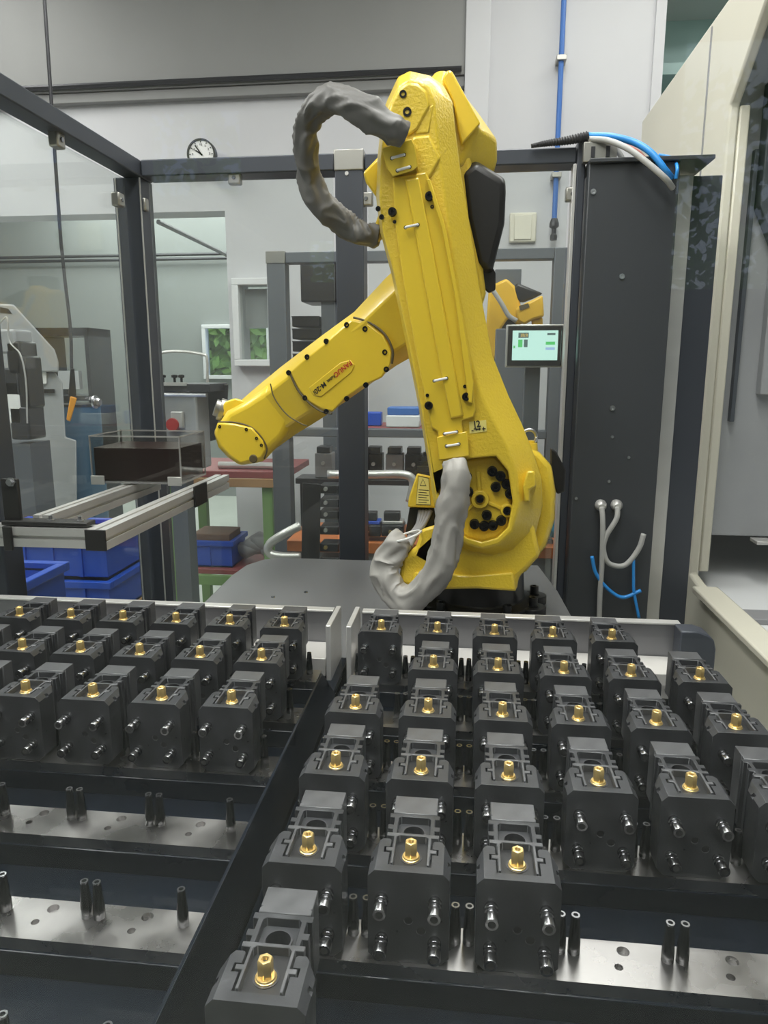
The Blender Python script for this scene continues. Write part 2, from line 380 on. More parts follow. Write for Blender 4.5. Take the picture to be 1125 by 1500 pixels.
# ================================================================== TOOL RACKS AND VISES
ZT = H-.460; ZB = H-.558            # top and underside of the vises
def vise_proto():
    V = thing('machine_vise', '', 'vise', (0, 0, 0), 'vises in the racks')     # origin: spindle axis, at the underside
    mm = .001; h = (ZT-ZB)/mm
    def XY(pts): return [(x*mm, y*mm) for x, y in pts]
    U = [(-38.5,-30),(38.5,-30),(38.5,3),(29,17),(22,17),(20.5,15),(20.5,5),(26.5,5),(26.5,-3.5),(20.5,-3.5),(20.5,-21),(-20.5,-21),(-20.5,-3.5),(-26.5,-3.5),(-26.5,5),(-20.5,5),(-20.5,15),(-22,17),(-29,17),(-38.5,3)]
    b = prism(B(), XY(U), 'z', 0, h*mm)
    k = prism(B(), [(x*mm, z*mm) for x, z in ((-30,0),(30,0),(38.5,8),(38.5,h-7),(32,h),(-32,h),(-38.5,h-7),(-38.5,8))], 'y', -.04, .03)
    b = boolean(b, k, 'INTERSECT')
    k = B()
    for x, z, r in ((0, h-52, 4.2), (12, h-62, 4.6)): lathe(k, (x*mm, -.031, z*mm), (0, 1, 0), [(0, r*mm), (.006, r*mm)], 18)
    abox(k, -.040, -.0355, -.012, -.006, (h-9)*mm, (h+1)*mm); abox(k, .0355, .040, -.012, -.006, (h-9)*mm, (h+1)*mm)
    b = boolean(b, k)
    mesh('base', b, 'vise_black', V, bevel=.0007, seg=1)
    for x, z, r in ((0, h-52, 4.1), (12, h-62, 4.5)): mesh('hole_shade', lathe(B(), (x*mm, -.0288, z*mm), (0, 1, 0), [(0, r*mm), (.0004, r*mm)], 18), 'ink', V)  # black discs just inside the holes stand in for their shade
    # carriage with the spindle pocket
    A = [(-18.5,-19),(-15.8,-19),(-15.8,20),(-13,23),(13,23),(15.8,20),(15.8,-19),(18.5,-19),(18.5,-1.5),(24.5,-1.5),(24.5,3.5),(18.5,3.5),(18.5,21),(26,21),(26,26.5),(-26,26.5),(-26,21),(-18.5,21),(-18.5,3.5),(-24.5,3.5),(-24.5,-1.5),(-18.5,-1.5)]
    b = prism(B(), XY(A), 'z', .03, h*mm+.0006)
    mesh('carriage', b, 'vise_face', V, bevel=.0005, seg=1)
    b = B(); abox(b, -.0205, .0205, -.021, .0225, .03, (h-7)*mm)
    mesh('pocket_floor', b, 'pocket', V)
    A2 = [(-21,27),(-16.5,27),(-16.5,52),(-14,55),(14,55),(16.5,52),(16.5,27),(21,27),(21,34),(26.5,34),(26.5,41),(21,41),(21,53),(26,53),(26,60),(-26,60),(-26,53),(-21,53),(-21,41),(-26.5,41),(-26.5,34),(-21,34)]
    mesh('jaw_frame', prism(B(), XY(A2), 'z', .012, (h-.5)*mm), 'vise_black', V, bevel=.0005, seg=1)
    b = box(-.0165, .0165, .0265, .055, .02, (h-9)*mm); k = lathe(B(), (0, .037, (h-30)*mm), (0, 0, 1), [(0, .0105), (.04, .0105)], 24)
    b = boolean(b, k); mesh('jaw_bed', b, 'vise_black', V)
    bm = B(); o_, i_ = .0122, .0105; z = (h-9)*mm; n = 24
    rr = [[bm.verts.new((r*math.cos(2*math.pi*i/n), .037+r*math.sin(2*math.pi*i/n), zz)) for i in range(n)] for r, zz in ((o_, z), (o_, z+.003), (i_, z+.003), (i_, z))]
    for a, c2 in zip(rr, rr[1:]+rr[:1]):
        for i in range(n): bm.faces.new((a[i], a[(i+1) % n], c2[(i+1) % n], c2[i]))
    bmesh.ops.delete(bm, geom=[v for v in bm.verts if v.co.y < .0275], context='VERTS')
    mesh('thread_ring', bm, 'dark_steel', V)
    # jaw block with stepped sides
    J = [(-23,60),(23,60),(23,66),(21.5,67),(23,68),(23,91),(-23,91),(-23,68),(-21.5,67),(-23,66)]
    mesh('jaw', prism(B(), XY(J), 'z', .025, h*mm), 'vise_face', V, bevel=.0006, seg=1)
    # studs
    first = None
    for x in (-25, 25):
        for z in (h-28, h-71):
            pr = [(0, 5.4), (2.5, 5.8), (3, 6.5), (5, 6.5), (5.6, 5.0), (7.5, 5.0), (8, 6.3), (10, 6.3), (10.6, 4.5), (13.5, 4.5), (14.6, 6.4), (22.5, 6.5), (24, 5.9), (24, 3.7), (18, 3.5), (18, .1)]
            if first is None:
                first = mesh('pull_stud', lathe(B(), (0, 0, 0), (0, -1, 0), [(a*mm, r*mm) for a, r in pr], 16), 'stud_steel', V)
                first['label'] = 'polished steel clamping stud'; s = first
            else: s = first.copy(); C.objects.link(s); s.parent = V
            s.location = (x*mm, -.030, z*mm)
            mesh('stud_hole_shade', lathe(B(), (x*mm, -.0535, z*mm), (0, -1, 0), [(0, .0036), (.0003, .0036)], 14), 'ink', V)  # black disc near the stud mouth, shade of the hole as colour
    z = (h-7)*mm
    nut = lathe(B(), (0, 0, z), (0, 0, 1), [(0, .0088), (.0012, .0088), (.0018, .0078), (.0032, .0078)], 20)
    lathe(nut, (0, 0, z+.003), (0, 0, 1), [(0, .0064), (.0135, .0064), (.0150, .0056), (.0150, .0030), (.009, .0028), (.009, .0001)], 6)
    mesh('nut_hole_shade', lathe(B(), (0, 0, z+.0135), (0, 0, 1), [(0, .0029), (.0006, .0029)], 12), 'ink', V)  # black disc inside the nut, paints the darkness of its hole
    nb = mesh('spindle_nut', nut, 'brass', V, bevel=.0003, seg=1); nb['label'] = 'golden brass hex nut'
    mesh('washer', lathe(B(), (0, 0, z-.0002), (0, 0, 1), [(0, .0105), (.0007, .0105)], 24), 'dark_steel', V)
    return V
VP = vise_proto()
R0, RS, RT = (-.1461, 1.2359), .1015, .1536
L0, LS, LT, LR = (-.3249, 1.2343), .1034, .1551, .0058
def rpos(row, col): return (R0[0]+RS*col, R0[1]-RT*(row-1), ZB)
def lpos(row, col):
    a, b = LS*(col+1), -LT*(row-1); c, s = math.cos(LR), math.sin(LR)
    return (L0[0]+a*c-b*s, L0[1]+a*s+b*c, ZB)
RIGHT = [(1,0),(1,1),(1,2),(1,3),(1,4),(2,1),(2,2),(2,3),(2,4),(2,5),(3,0),(3,1),(3,2),(3,3),(3,4),(3,5),(4,0),(4,1),(4,2),(4,3),(4,4),(4,5),(5,0),(5,1),(5,2),(6,0)]
LEFT = [(1,-1),(1,-2),(1,-3),(1,-4),(1,-5),(1,-6),(2,-1),(2,-2),(2,-3),(2,-4),(2,-5),(2,-6),(3,-1),(3,-2),(3,-3),(3,-4),(3,-5)]
ROWN = {1: 'back row', 2: 'second row from the back', 3: 'third row from the back', 4: 'fourth row from the back', 5: 'fifth row from the back', 6: 'nearest row'}
used = False
for side, lst in (('right', RIGHT), ('left', LEFT)):
    for row, col in lst:
        loc = rpos(row, col) if side == 'right' else lpos(row, col)
        v = VP if not used else dup(VP, loc); used = True
        v.location = loc
        if side == 'left': v.rotation_euler = (0, 0, LR)
        if side == 'right':
            cols = sorted(c for r, c in RIGHT if r == row); k = cols.index(col)
            if len(cols) == 1: w_ = 'only vise of the '+ROWN[row]
            else: w_ = ORD[k]+' from the left in the '+ROWN[row]
        else:
            k = -1-col; w_ = ORD[k]+' from the divider in the '+ROWN[row]
        v['label'] = 'black vise, %s rack: %s' % (side, w_)
        v['group'] = 'machine vises standing in the %s rack' % side

# racks: floor tray, steel support bars with guide pins, walls
def pin_mesh():
    b = lathe(B(), (0, 0, 0), (0, 0, 1), [(0, .0060), (.012, .0060), (.040, .0040), (.0405, .0038)], 12)
    for f in b.faces: f.smooth = True
    me = bpy.data.meshes.new('guide_pin'); bmesh.ops.recalc_face_normals(b, faces=b.faces); b.to_mesh(me); b.free(); me.materials.append(M['pin_black'])
    b = B(); n = 14; rr = [[b.verts.new((r*math.cos(2*math.pi*i/n), r*math.sin(2*math.pi*i/n), zz)) for i in range(n)] for r, zz in ((.0040, .0395), (.0041, .0415), (.0024, .0415), (.0024, .034))]
    for a, c2 in zip(rr, rr[1:]):
        for i in range(n): b.faces.new((a[i], a[(i+1) % n], c2[(i+1) % n], c2[i]))
    bmesh.ops.recalc_face_normals(b, faces=b.faces)
    m2 = bpy.data.meshes.new('pin_tip'); b.to_mesh(m2); b.free(); m2.materials.append(M['steel_ring'])
    return me, m2
PIN, TIP = pin_mesh()
ZF = ZB-.042
def rack(side, x0, x1, y0, y1, pos, cols, pitch, rot, label):
    T = thing('tool_rack', label, 'rack', ((x0+x1)/2, (y0+y1)/2, 0))
    mesh('tray_floor', box(x0, x1, y0, y1, ZF-.012, ZF), 'tray_black', T, bevel=.001)
    mesh('cabinet', box(x0+.02, x1-.02, y0+.02, y1-.02, 0, ZF-.012), 'tray_black', T, bevel=.004)
    Lr = root_loc(T)
    for row in range(1, 7):
        a = Vector(pos(row, cols[0])); b = Vector(pos(row, cols[-1]))
        ys = (a.y+b.y)/2; bx0, bx1 = a.x-pitch/2-.008, b.x+pitch/2+.012
        bx0 = max(bx0, x0+.006); bx1 = min(bx1, x1-.006)
        bar = box(bx0, bx1, ys-.034, ys+.020, ZF+.0285, ZB-.0002)
        k = B()
        for col in cols:
            p = pos(row, col)
            lathe(k, (p[0]+.004, ys+.008, ZB+.001), (0, 0, -1), [(0, .0062), (.008, .0062)], 14); lathe(k, (p[0]-.004, ys-.012, ZB+.001), (0, 0, -1), [(0, .0042), (.008, .0042)], 12)
        bar = boolean(bar, k)
        bo = mesh('support_bar', bar, 'bar_steel', T)
        ft = mesh('bar_foot', box(bx0, bx1, ys-.037, ys+.017, ZF, ZF+.0285), 'tray_black', T, bevel=.001)
        for i in range(len(cols)+1):
            xm = pos(row, cols[0])[0]+pitch*(i-.5)
            for s in (-1, 1):
                xx = xm+s*.0068
                if i == 0 and s < 0 or i == len(cols) and s > 0: continue
                if not (bx0+.006 < xx < bx1-.006): continue
                pn = bpy.data.objects.new('guide_pin', PIN); C.objects.link(pn); pn.parent = bo
                pn.location = Vector((xx, ys+.002, ZB-.0002))-Lr
                # the bright tip is part of the bar as well (no fourth level)
                tp = bpy.data.objects.new('pin_tip', TIP); C.objects.link(tp); tp.parent = bo; tp.location = pn.location
    return T
XD = -.236                                   # dividing wall of the left rack
TL = rack('left', -1.02, XD-.002, .30, 1.415, lpos, [-7, -6, -5, -4, -3, -2, -1], LS, LR, 'black tool rack left of the dividing wall, half empty at the front')
TR = rack('right', -.206, .425, .30, 1.415, rpos, [0, 1, 2, 3, 4, 5], RS, 0, 'black tool rack right of the dividing wall, nearly full of vises')
zwt = H-.497
def back_wall(T, x0, x1):
    mesh('rear_wall', box(x0, x1, 1.405, 1.409, ZF, zwt), 'tray_grey', T, bevel=.001)
    mesh('wall_lip', box(x0, x1, 1.403, 1.425, zwt, zwt+.004), 'alu', T, bevel=.001)
    mesh('rear_plate', box(x0, x1, 1.315, 1.403, ZF+.001, ZF+.038), 'plate_bright', T, bevel=.001)
back_wall(TL, -1.02, XD-.03); back_wall(TR, -.206, .425)
for T, x0, x1 in ((TL, -.262, -.252), (TR, -.222, -.212)):
    mesh('side_plate', box(x0, x1, 1.30, 1.42, 1.0, H-.488), 'alu', T, bevel=.0015)
# dividing wall: black sheet along the rack with a slanted end
mesh('divider_plate', prism(B(), [(.31, ZF), (1.24, ZF), (1.12, H-.505), (.31, H-.505)], 'x', XD, XD+.004), 'tray_black', TL, bevel=.0008)
mesh('gap_cover', box(XD+.004, -.206, .31, 1.30, ZF-.03, ZF-.012), 'tray_black', TL)
# right end: rounded black corner post
px_ = .425
mesh('corner_post', prism(B(), [(px_-.012, ZF), (px_+.055, ZF), (px_+.055, zwt-.030), (px_+.050, zwt-.012), (px_+.038, zwt-.002), (px_+.02, zwt+.004), (px_-.012, zwt+.004)], 'y', 1.36, 1.405), 'slate', TR, bevel=.003)
# small steel block lying in the empty slot of the right rack
p = (R0[0]+.062, R0[1]-1.6*RT, ZF)
T = thing('steel_block', 'small bright steel block lying in the gap beside the first column of vises', 'block', p)
mesh('block', box(p[0]-.012, p[0]+.012, p[1]-.015, p[1]+.015, ZF, ZF+.012), 'bar_steel', T, bevel=.001)
mesh('tab', box(p[0]-.012, p[0]+.004, p[1]+.0, p[1]+.015, ZF+.012, ZF+.03), 'bar_steel', T, bevel=.001)
# small bracket on the left rack floor
p = atz(243, 1152, ZF)
T = thing('latch_block', 'small dark metal latch on the left tray floor in front of the third row', 'latch', p)
mesh('latch_base', box(p.x-.012, p.x+.012, p.y-.02, p.y+.02, ZF, ZF+.005), 'dark_steel', T, bevel=.001)
mesh('latch_tongue', box(p.x-.006, p.x+.006, p.y-.016, p.y+.010, ZF+.005, ZF+.009), 'alu', T, bevel=.001)

# ================================================================== CELL FRAME
ZC0, ZC1 = at(344, 254, 2.45).z, at(344, 229, 2.45).z       # top beam
YC = 2.45
XL = -1.185                      # outer face of left fence
def post(name, x0, x1, y0, y1, z1, label, cat='post', cap=True, m='slate', group='posts of the cell frame', grooves=True):
    t = thing(name, label, cat, ((x0+x1)/2, (y0+y1)/2, 0), group)
    mesh('profile', box(x0, x1, y0, y1, 0, z1), m, t, bevel=.004)
    mesh('base_plate', box(x0, x1, y0-.03, y1+.03, 0, .012), 'alu', t, bevel=.002)
    return t
pc = post('frame_post', -1.185, -1.090, YC, YC+.095, ZC0-.001, 'slate grey corner post of the robot cell at its rear left')
pm = post('frame_post', -.439, -.347, YC, YC+.095, ZC1+.005, 'slate grey middle post of the rear fence behind the robot arm')
mesh('cap', box(-.441, -.345, YC-.004, YC+.097, ZC0-.001, ZC1+.010), 'clamp', pm, bevel=.003)
mesh('screw', lathe(B(), at(508, 254, YC)+Vector((0, .001, 0)), (0, -1, 0), [(0, .007), (.004, .006)], 14), 'alu', pm)
pr_ = post('frame_post', .318, .345, YC, YC+.09, ZC1+.012, 'slate grey right post of the rear fence beside the dark panel')
mesh('edge_strip', box(.308, .318, YC-.004, YC+.05, .0, ZC0-.003), 'alu', pr_, bevel=.001)
pn = post('frame_post', XL, XL+.095, 1.56, 1.635, ZC0-.001, 'dark post of the left fence cut by the left picture edge')
# grey strip along the left corner post
for x in (-1.178, -1.094):
    mesh('edge_strip', box(x, x+.004, YC-.004, YC, 0, ZC0-.004), 'alu', pc)
def beam(label, bm, group='top beams of the cell frame'):
    return tag(mesh('frame_beam', bm, 'slate', bevel=.004), label, 'beam', group)
beam('slate grey top beam of the rear fence left of the middle post', box(-1.086, -.441, YC, YC+.095, ZC0, ZC1))
beam('slate grey top beam of the rear fence right of the middle post', box(-.343, .316, YC, YC+.095, ZC0, ZC1-.005))
beam('slate grey top beam of the left fence running towards the viewer', box(-1.152, -1.088, -.2, YC+.095, ZC0, ZC1))
# second rear fence rail (low, behind plate)
def pane(label, bm, edge=None, grp='clear panes of the robot cell'):
    return tag(mesh('glass_pane', bm, 'pane'), label, 'pane', grp)
pane('clear pane of the rear fence between corner post and middle post', box(-1.075, -.45, YC+.03, YC+.036, .35, ZC0-.012))
pane('clear pane of the rear fence right of the middle post, behind the robot', box(-.335, .30, YC+.03, YC+.036, .35, ZC0-.012))
PANE_L = pane('clear pane of the left fence between near and corner post', box(-1.14, -1.134, 1.65, YC-.02, .35, ZC0-.012))
pane('clear pane of the left fence nearest the viewer', box(-1.14, -1.134, .25, 1.54, .35, ZC0-.012))
def clamp(p, n, label):
    t = thing('pane_clamp', label, 'clamp', p, 'metal clamps holding the panes')
    p = Vector(p); w2 = .021
    if n == 'y': mesh('jaw_plate', box(p.x-w2, p.x+w2, p.y-.012, p.y+.016, p.z-w2, p.z+w2), 'clamp', t, bevel=.005); mesh('screw', lathe(B(), p+Vector((0, -.011, 0)), (0, -1, 0), [(0, .007), (.005, .006)], 12), 'stud_steel', t)
    else: mesh('jaw_plate', box(p.x-.012, p.x+.016, p.y-w2, p.y+w2, p.z-w2, p.z+w2), 'clamp', t, bevel=.005); mesh('screw', lathe(B(), p+Vector((.015, 0, 0)), (1, 0, 0), [(0, .007), (.005, .006)], 12), 'stud_steel', t)
    return t
for x, y, lb in ((344, 261, 'square metal clamp under the rear top beam left of the middle post'), (207, 300, 'metal clamp on the pane at the right of the corner post'), (537, 292, 'metal clamp on the pane right of the middle post'),
                 (838, 285, 'metal clamp on the pane at the right post beside the dark panel')):
    clamp(at(x, y, YC+.02), 'y', lb)
for x, y, lb in ((82, 205, 'metal clamp hanging under the left top beam'), (172, 293, 'metal clamp on the left pane beside the corner post')):
    clamp(atx(x, y, -1.12), 'x', lb)
# front pane of the cell, between the viewer and the racks
FP = thing('front_pane', 'large clear front pane of the cell the photo is taken through', 'pane', (-.15, .215, 0), None)
mesh('glass', box(-1.05, .80, .212, .218, .6, 2.3), 'front_pane_glass', FP)
mesh('pane_channel', box(-1.05, .80, .205, .225, .57, .6), 'slate', FP, bevel=.003)

# ================================================================== DARK CABINET PANEL ON THE RIGHT
t = thing('control_cabinet', 'tall dark grey cabinet panel right of the robot with cable glands', 'cabinet', (.48, 2.5, 0))
x0, x1 = .347, .612; zt = H+.598
mesh('front_panel', box(x0, x1, YC-.06, YC-.02, 0, zt), 'panel_dark', t, bevel=.003)
mesh('body', box(x0+.01, x1-.005, YC-.02, YC+.22, 0, zt-.01), 'panel_dark', t)
mesh('top_plate', box(x0, .705, YC-.075, YC+.22, zt, zt+.012), 'panel_dark', t, bevel=.002)
for x, y in ((869, 281), (911, 405), (897, 598), (921, 670), (897, 640), (844, 730), (892, 705)):
    p = at(x, y, YC-.06); r = .009 if y < 600 else .005
    mesh('panel_screw', lathe(B(), p, (0, -1, 0), [(0, r), (.004, r*.9), (.004, r*.4), (.002, r*.3)], 12), 'sock', t)
g1, g2 = at(879, 738, YC-.06), at(902, 738, YC-.06)
for g in (g1, g2): mesh('cable_gland', lathe(B(), g, (0, -1, -.15), [(0, .016), (.012, .019), (.018, .019), (.03, .014), (.034, .011)], 16), 'alu', t)
def cable(name, pts, r, m, label, k=8):
    return tag(mesh(name, tube(B(), pts, r, 10, k), m, smooth=True), label, 'cable' if 'cable' in name else 'hose')
yc = YC-.10
cable('grey_cable', [g1+Vector((0, -.03, -.005)), at(883, 765, yc), at(882, 820, yc), at(879, 870, yc), at(877, 930, yc)], .0085, 'grey_cable', 'straight grey cable hanging from the left gland of the dark cabinet')
cable('grey_cable', [g2+Vector((0, -.03, -.005)), at(903, 760, yc), at(888, 785, yc), at(884, 805, yc), at(892, 825, yc), at(915, 828, yc), at(935, 805, yc), at(943, 782, yc)], .0085, 'grey_cable', 'looping grey cable from the right gland of the dark cabinet')
cable('blue_hose', [at(867, 815, yc), at(873, 840, yc), at(890, 862, yc), at(912, 875, yc), at(939, 865, yc)], .006, 'blue_hose', 'thin blue hose curving low across the dark cabinet')
cable('blue_hose', [at(928, 820, yc), at(928, 850, yc), at(929, 870, yc), at(936, 905, yc)], .005, 'blue_hose', 'thin blue hose hanging straight beside the cabinet edge')
# cables over the top
zc = YC-.09
t = thing('corrugated_conduit', 'black corrugated conduit lying on the right top beam', 'conduit', at(820, 208, YC+.03))
bm = B(); P = catmull([at(778, 214, YC-.02), at(800, 210, YC-.02), at(830, 206, YC-.02), at(862, 200, YC-.02)], 24)
tube(bm, P, .012, 12, 1, rf=lambda s, a: (.006+.009*s)*(1+.13*math.sin(s*150)), spline=False)
mesh('corrugated_tube', bm, 'corrugated', t)
cable('blue_hose', [at(862, 199, YC), at(895, 200, YC-.03), at(930, 209, YC-.05), at(955, 225, YC-.08), at(975, 250, YC-.09), at(985, 262, YC-.04)], .010, 'blue_hose', 'thick blue hose arching over the top of the dark cabinet')
cable('grey_cable', [at(862, 204, YC-.02), at(890, 206, YC-.05), at(920, 218, YC-.09), at(950, 240, YC-.12), at(975, 262, YC-.13), at(985, 275, YC-.09)], .009, 'grey_cable', 'thick grey cable arching over the cabinet top below the blue hose')
cable('grey_cable', [at(875, 206, YC+.03), at(895, 212, YC+.02), at(905, 222, YC+.02), at(913, 234, YC+.02)], .008, 'grey_cable', 'short grey cable dropping behind the cabinet top')
cable('red_cable', [at(870, 203, YC+.04), at(900, 207, YC+.02), at(930, 220, YC), at(945, 233, YC)], .007, 'red_cable', 'thin reddish cable between grey and blue ones above the cabinet')
cable('blue_hose', [at(965, 227, YC+.02), at(985, 232, YC), at(992, 245, YC-.09), at(990, 262, YC-.09)], .005, 'blue_hose', 'small blue hose tail at the right end of the cabinet top')
t = thing('cable_bracket', 'small folded metal bracket on top of the right post', 'bracket', at(872, 236, YC))
p = at(852, 236, YC)
mesh('plate', box(p.x, p.x+.10, YC-.03, YC+.0, zt+.013, zt+.07), 'clamp', t, bevel=.002)
mesh('slot', box(p.x+.022, p.x+.034, YC-.034, YC-.03, zt+.025, zt+.055), 'dark_steel', t); mesh('slot', box(p.x+.066, p.x+.078, YC-.034, YC-.03, zt+.025, zt+.055), 'dark_steel', t)
# aluminium and dark uprights between panel and machine
zs = at(985, 285, 2.52).z
tag(mesh('aluminium_upright', box(.616, .682, 2.50, 2.56, 0, zt-.014), 'alu', bevel=.003), 'pale aluminium upright right of the dark cabinet', 'post')
tag(mesh('dark_upright', box(.684, .775, 2.52, 2.58, 0, zt-.012), 'slate', bevel=.003), 'dark narrow upright between aluminium upright and cream machine', 'post')

# ================================================================== CREAM MACHINE
XM = .85
t = thing('milling_machine', 'large cream machining centre with open loading door at the right', 'machine', (1.5, 2.6, 0))
q = lambda x, y: (atx(x, y, XM).y, atx(x, y, XM).z)
far, top = 4.12, H+1.225
jt, ch2 = q(1068, 150), q(1125, 78)
jy = 2.76; ft = q(1028, 880)
zch = H+.80
wall = [(far, 0), (far, top), (.9, top), (.9, ch2[1]+.12), (ch2[0]-.35, ch2[1]+.12), (jy, zch), (jy, H-.775), (jy-.02, H-.80), (1.3, H-.86), (1.3, 0)]
lo = q(1125, 985)
wall = [(far, 0), (far, top), (.9, top), (.9, H+1.10), (2.40, H+1.16), (jy, H+.86), (jy, H-.77), (2.50, H-.80), (.9, H-.80), (.9, 0)]
mesh('side_wall', prism(B(), wall, 'x', XM, XM+.035), 'cream', t, bevel=.008)
mesh('door_jamb', box(XM+.0352, XM+.07, jy+.001, jy+.10, H-.76, H+.86), 'cream', t, bevel=.006)
mesh('seam_strip', box(XM-.004, XM, 3.02, 3.03, H-.6, top-.02), 'mid_grey', t)
mesh('sill', box(XM-.03, XM+.06, .95, 2.62, H-.80, H-.775), 'cream', t, bevel=.006)
mesh('inner_wall', box(XM+.055, 2.6, jy+.10, jy+.16, H-.64, top-.03), 'machine_grey', t, bevel=.004)
mesh('inner_floor', box(XM+.06, 2.6, .95, 3.7, H-.86, H-.82), 'window_white', t)
mesh('rear_inner_wall', box(XM+.06, 2.6, 3.7, 3.75, H-.82, top), 'machine_grey', t)
mesh('floor_step', box(XM+.06, 2.6, 2.35, 2.45, H-.82, H-.80), 'mid_grey', t, bevel=.003)
mesh('fold_strip', box(XM+.12, XM+.135, jy+.07, jy+.10, H-.2, H+.74), 'machine_dark', t, bevel=.002)
mesh('dark_hood', prism(B(), [(XM+.14, H+.95), (XM+.14, H+.55), (XM+.30, H+.22), (2.5, H+.12), (2.5, H+.95)], 'y', jy+.03, jy+.099), 'machine_dark', t, bevel=.004)  # inner hood in the dark machine colour
mesh('cover_plate', box(1.06, 1.4, jy+.055, jy+.099, H-.10, H+.42), 'machine_grey', t, bevel=.004)
mesh('drip_tray', box(1.09, 2.5, jy+.02, jy+.09, H-.655, H-.642), 'alu', t, bevel=.002)
bm = B()
for i in range(4):
    for j in range(5): 
        c_ = Vector((1.14+.016*i, jy+.099, H-.02-.016*j)); lathe(bm, c_, (0, -1, 0), [(0, .005), (.003, .004)], 8)
mesh('vent_holes', bm, 'machine_dark', t, kind='stuff')
mesh('mast', box(XM+.03, 2.6, 1.0, far, top-.04, top), 'cream', t)

# ================================================================== ROBOT
ZP = H-.62
t = thing('robot_pedestal', 'low grey steel pedestal plate the robot stands on', 'pedestal', (-.2, 1.9, 0))
pl = [(-.68, 1.45), (.29, 1.45), (.265, 2.0), (.235, 2.27), (-.60, 2.27), (-.655, 2.24), (-.69, 2.17), (-.70, 2.05)]
mesh('top_plate', prism(B(), pl, 'z', ZP-.02, ZP), 'plate_grey', t, bevel=.003)
mesh('column', prism(B(), [(x*.93-.01, y*.93+.13) for x, y in pl], 'z', 0, ZP-.02), 'slate', t)
for x, y in ((448, 868), (400, 875)):
    mesh('plate_screw', lathe(B(), atz(x, y, ZP), (0, 0, 1), [(0, .006), (.003, .005)], 10), 'stud_steel', t)

RB = thing('industrial_robot', 'large yellow six-axis robot arm bent over the vise racks', 'robot', atz(690, 900, ZP))
YA = 1.62                       # front plane of the lower arm (link 2)
def poly(pts, Y): return [at(x, y, Y if not callable(Y) else Y(x, y)) for x, y in pts]
def part(name, loops, m='yellow', parent=RB, bevel=.006, seg=2, bm=None):
    b = bm or B(); loft(b, [poly(p, Y) for p, Y in loops]); return mesh(name, b, m, parent, bevel=bevel, seg=seg)
def shrink(pts, dx, dy=None, c=None):
    if c is None: c = (sum(p[0] for p in pts)/len(pts), sum(p[1] for p in pts)/len(pts))
    return [(c[0]+(x-c[0])*dx, c[1]+(y-c[1])*(dy or dx)) for x, y in pts]
# base and flange
bc = atz(690, 898, ZP); bc = Vector((.035, 1.86, ZP))
mesh('base', lathe(B(), bc, (0, 0, 1), [(0, .155), (.02, .155), (.03, .125), (.11, .12), (.125, .12)], 40), 'black_plastic', RB, smooth=False, bevel=.004)
for a in (-62, -25, 12, 200, 235):
    d = Vector((math.cos(math.radians(a)), math.sin(math.radians(a)), 0))
    ear = B(); lathe(ear, bc+d*.155, (0, 0, 1), [(0, .035), (.022, .035)], 20); mesh('base_ear', ear, 'black_plastic', RB, bevel=.002)
    mesh('anchor_bolt', lathe(B(), bc+d*.157+Vector((0, 0, .022)), (0, 0, 1), [(0, .014), (.002, .014), (.002, .011), (.024, .011), (.024, .006), (.016, .005)], 14), 'black_bolt', RB)
# turning column: lower shield + drum housing
sh = [(640,772),(600,808),(588,822),(584,855),(610,862),(660,862),(700,860),(757,866),(760,845),(792,813),(780,760)]
part('turret_shield', [(sh, 1.66), (shrink(sh, .98), 2.02)], bevel=.010)
dr = [(735,655),(760,650),(790,662),(808,682),(814,720),(813,760),(800,800),(770,838),(735,850),(690,830),(660,790),(650,740),(670,690),(700,665)]
part('drum_housing', [(shrink(dr, .97), 1.705), (dr, 1.73), (dr, 1.90), (shrink(dr, .9), 1.93)], bevel=.008)
tb = [(616,694),(629,697),(640,760),(632,790),(640,830),(600,836),(590,812),(606,806),(618,774),(636,765),(633,742),(597,742),(598,734),(609,697)]
up = [(611,693),(634,698),(640,744),(597,743),(599,728)]
part('cable_box', [(up, 1.72), (shrink(up, .97), 1.86)], bevel=.004)
lw = [(617,775),(640,768),(652,800),(648,838),(604,838),(588,826),(590,815),(606,810),(613,790)]
part('cast_bracket', [(lw, 1.66), (lw, 1.80)], bevel=.008)
dk = [(600,743),(636,743),(640,770),(618,776),(604,800),(594,780)]
part('connector_recess', [(dk, 1.76), (dk, 1.84)], 'black_plastic', bevel=.003)
for k in range(4):
    mesh('signal_cable', tube(B(), [at(622+5*k-6, 748, 1.74), at(612+3*k, 768, 1.72), at(602+2.5*k, 783, 1.70), at(592+3*k, 800, 1.68)], .006, 8), 'mid_grey', RB, smooth=True)
# label on the cable box
lb = [(613,697),(628,700),(631,740),(609,739)]
s = part('warning_label', [(lb, 1.7185), (lb, 1.7195)], 'label_yellow', bevel=0); s['label'] = 'yellow warning label with black frame and triangle'
def outline(name, pts, Y, w_, m, parent=RB, inner=None):
    b = B(); P = poly(pts, Y); cen = sum(P, Vector())/len(P)
    a = [b.verts.new(p) for p in P]; c2 = [b.verts.new(p+(cen-p).normalized()*w_) for p in P]; n = len(P)
    for i in range(n): b.faces.new((a[i], a[(i+1) % n], c2[(i+1) % n], c2[i]))
    return mesh(name, b, m, parent)
outline('label_frame', lb, 1.7182, .0016, 'ink')
outline('warning_triangle', [(619.5,701),(624.5,712),(615,712)], 1.7181, .0022, 'ink')
b = B()
for k in range(6):
    P = poly([(613,717+3.6*k),(628-(k % 2)*3,718+3.6*k),(628-(k % 2)*3,719+3.6*k),(613,718+3.6*k)], 1.7181); b.faces.new([b.verts.new(p) for p in P])
mesh('label_print', b, 'ink', RB, kind='stuff')
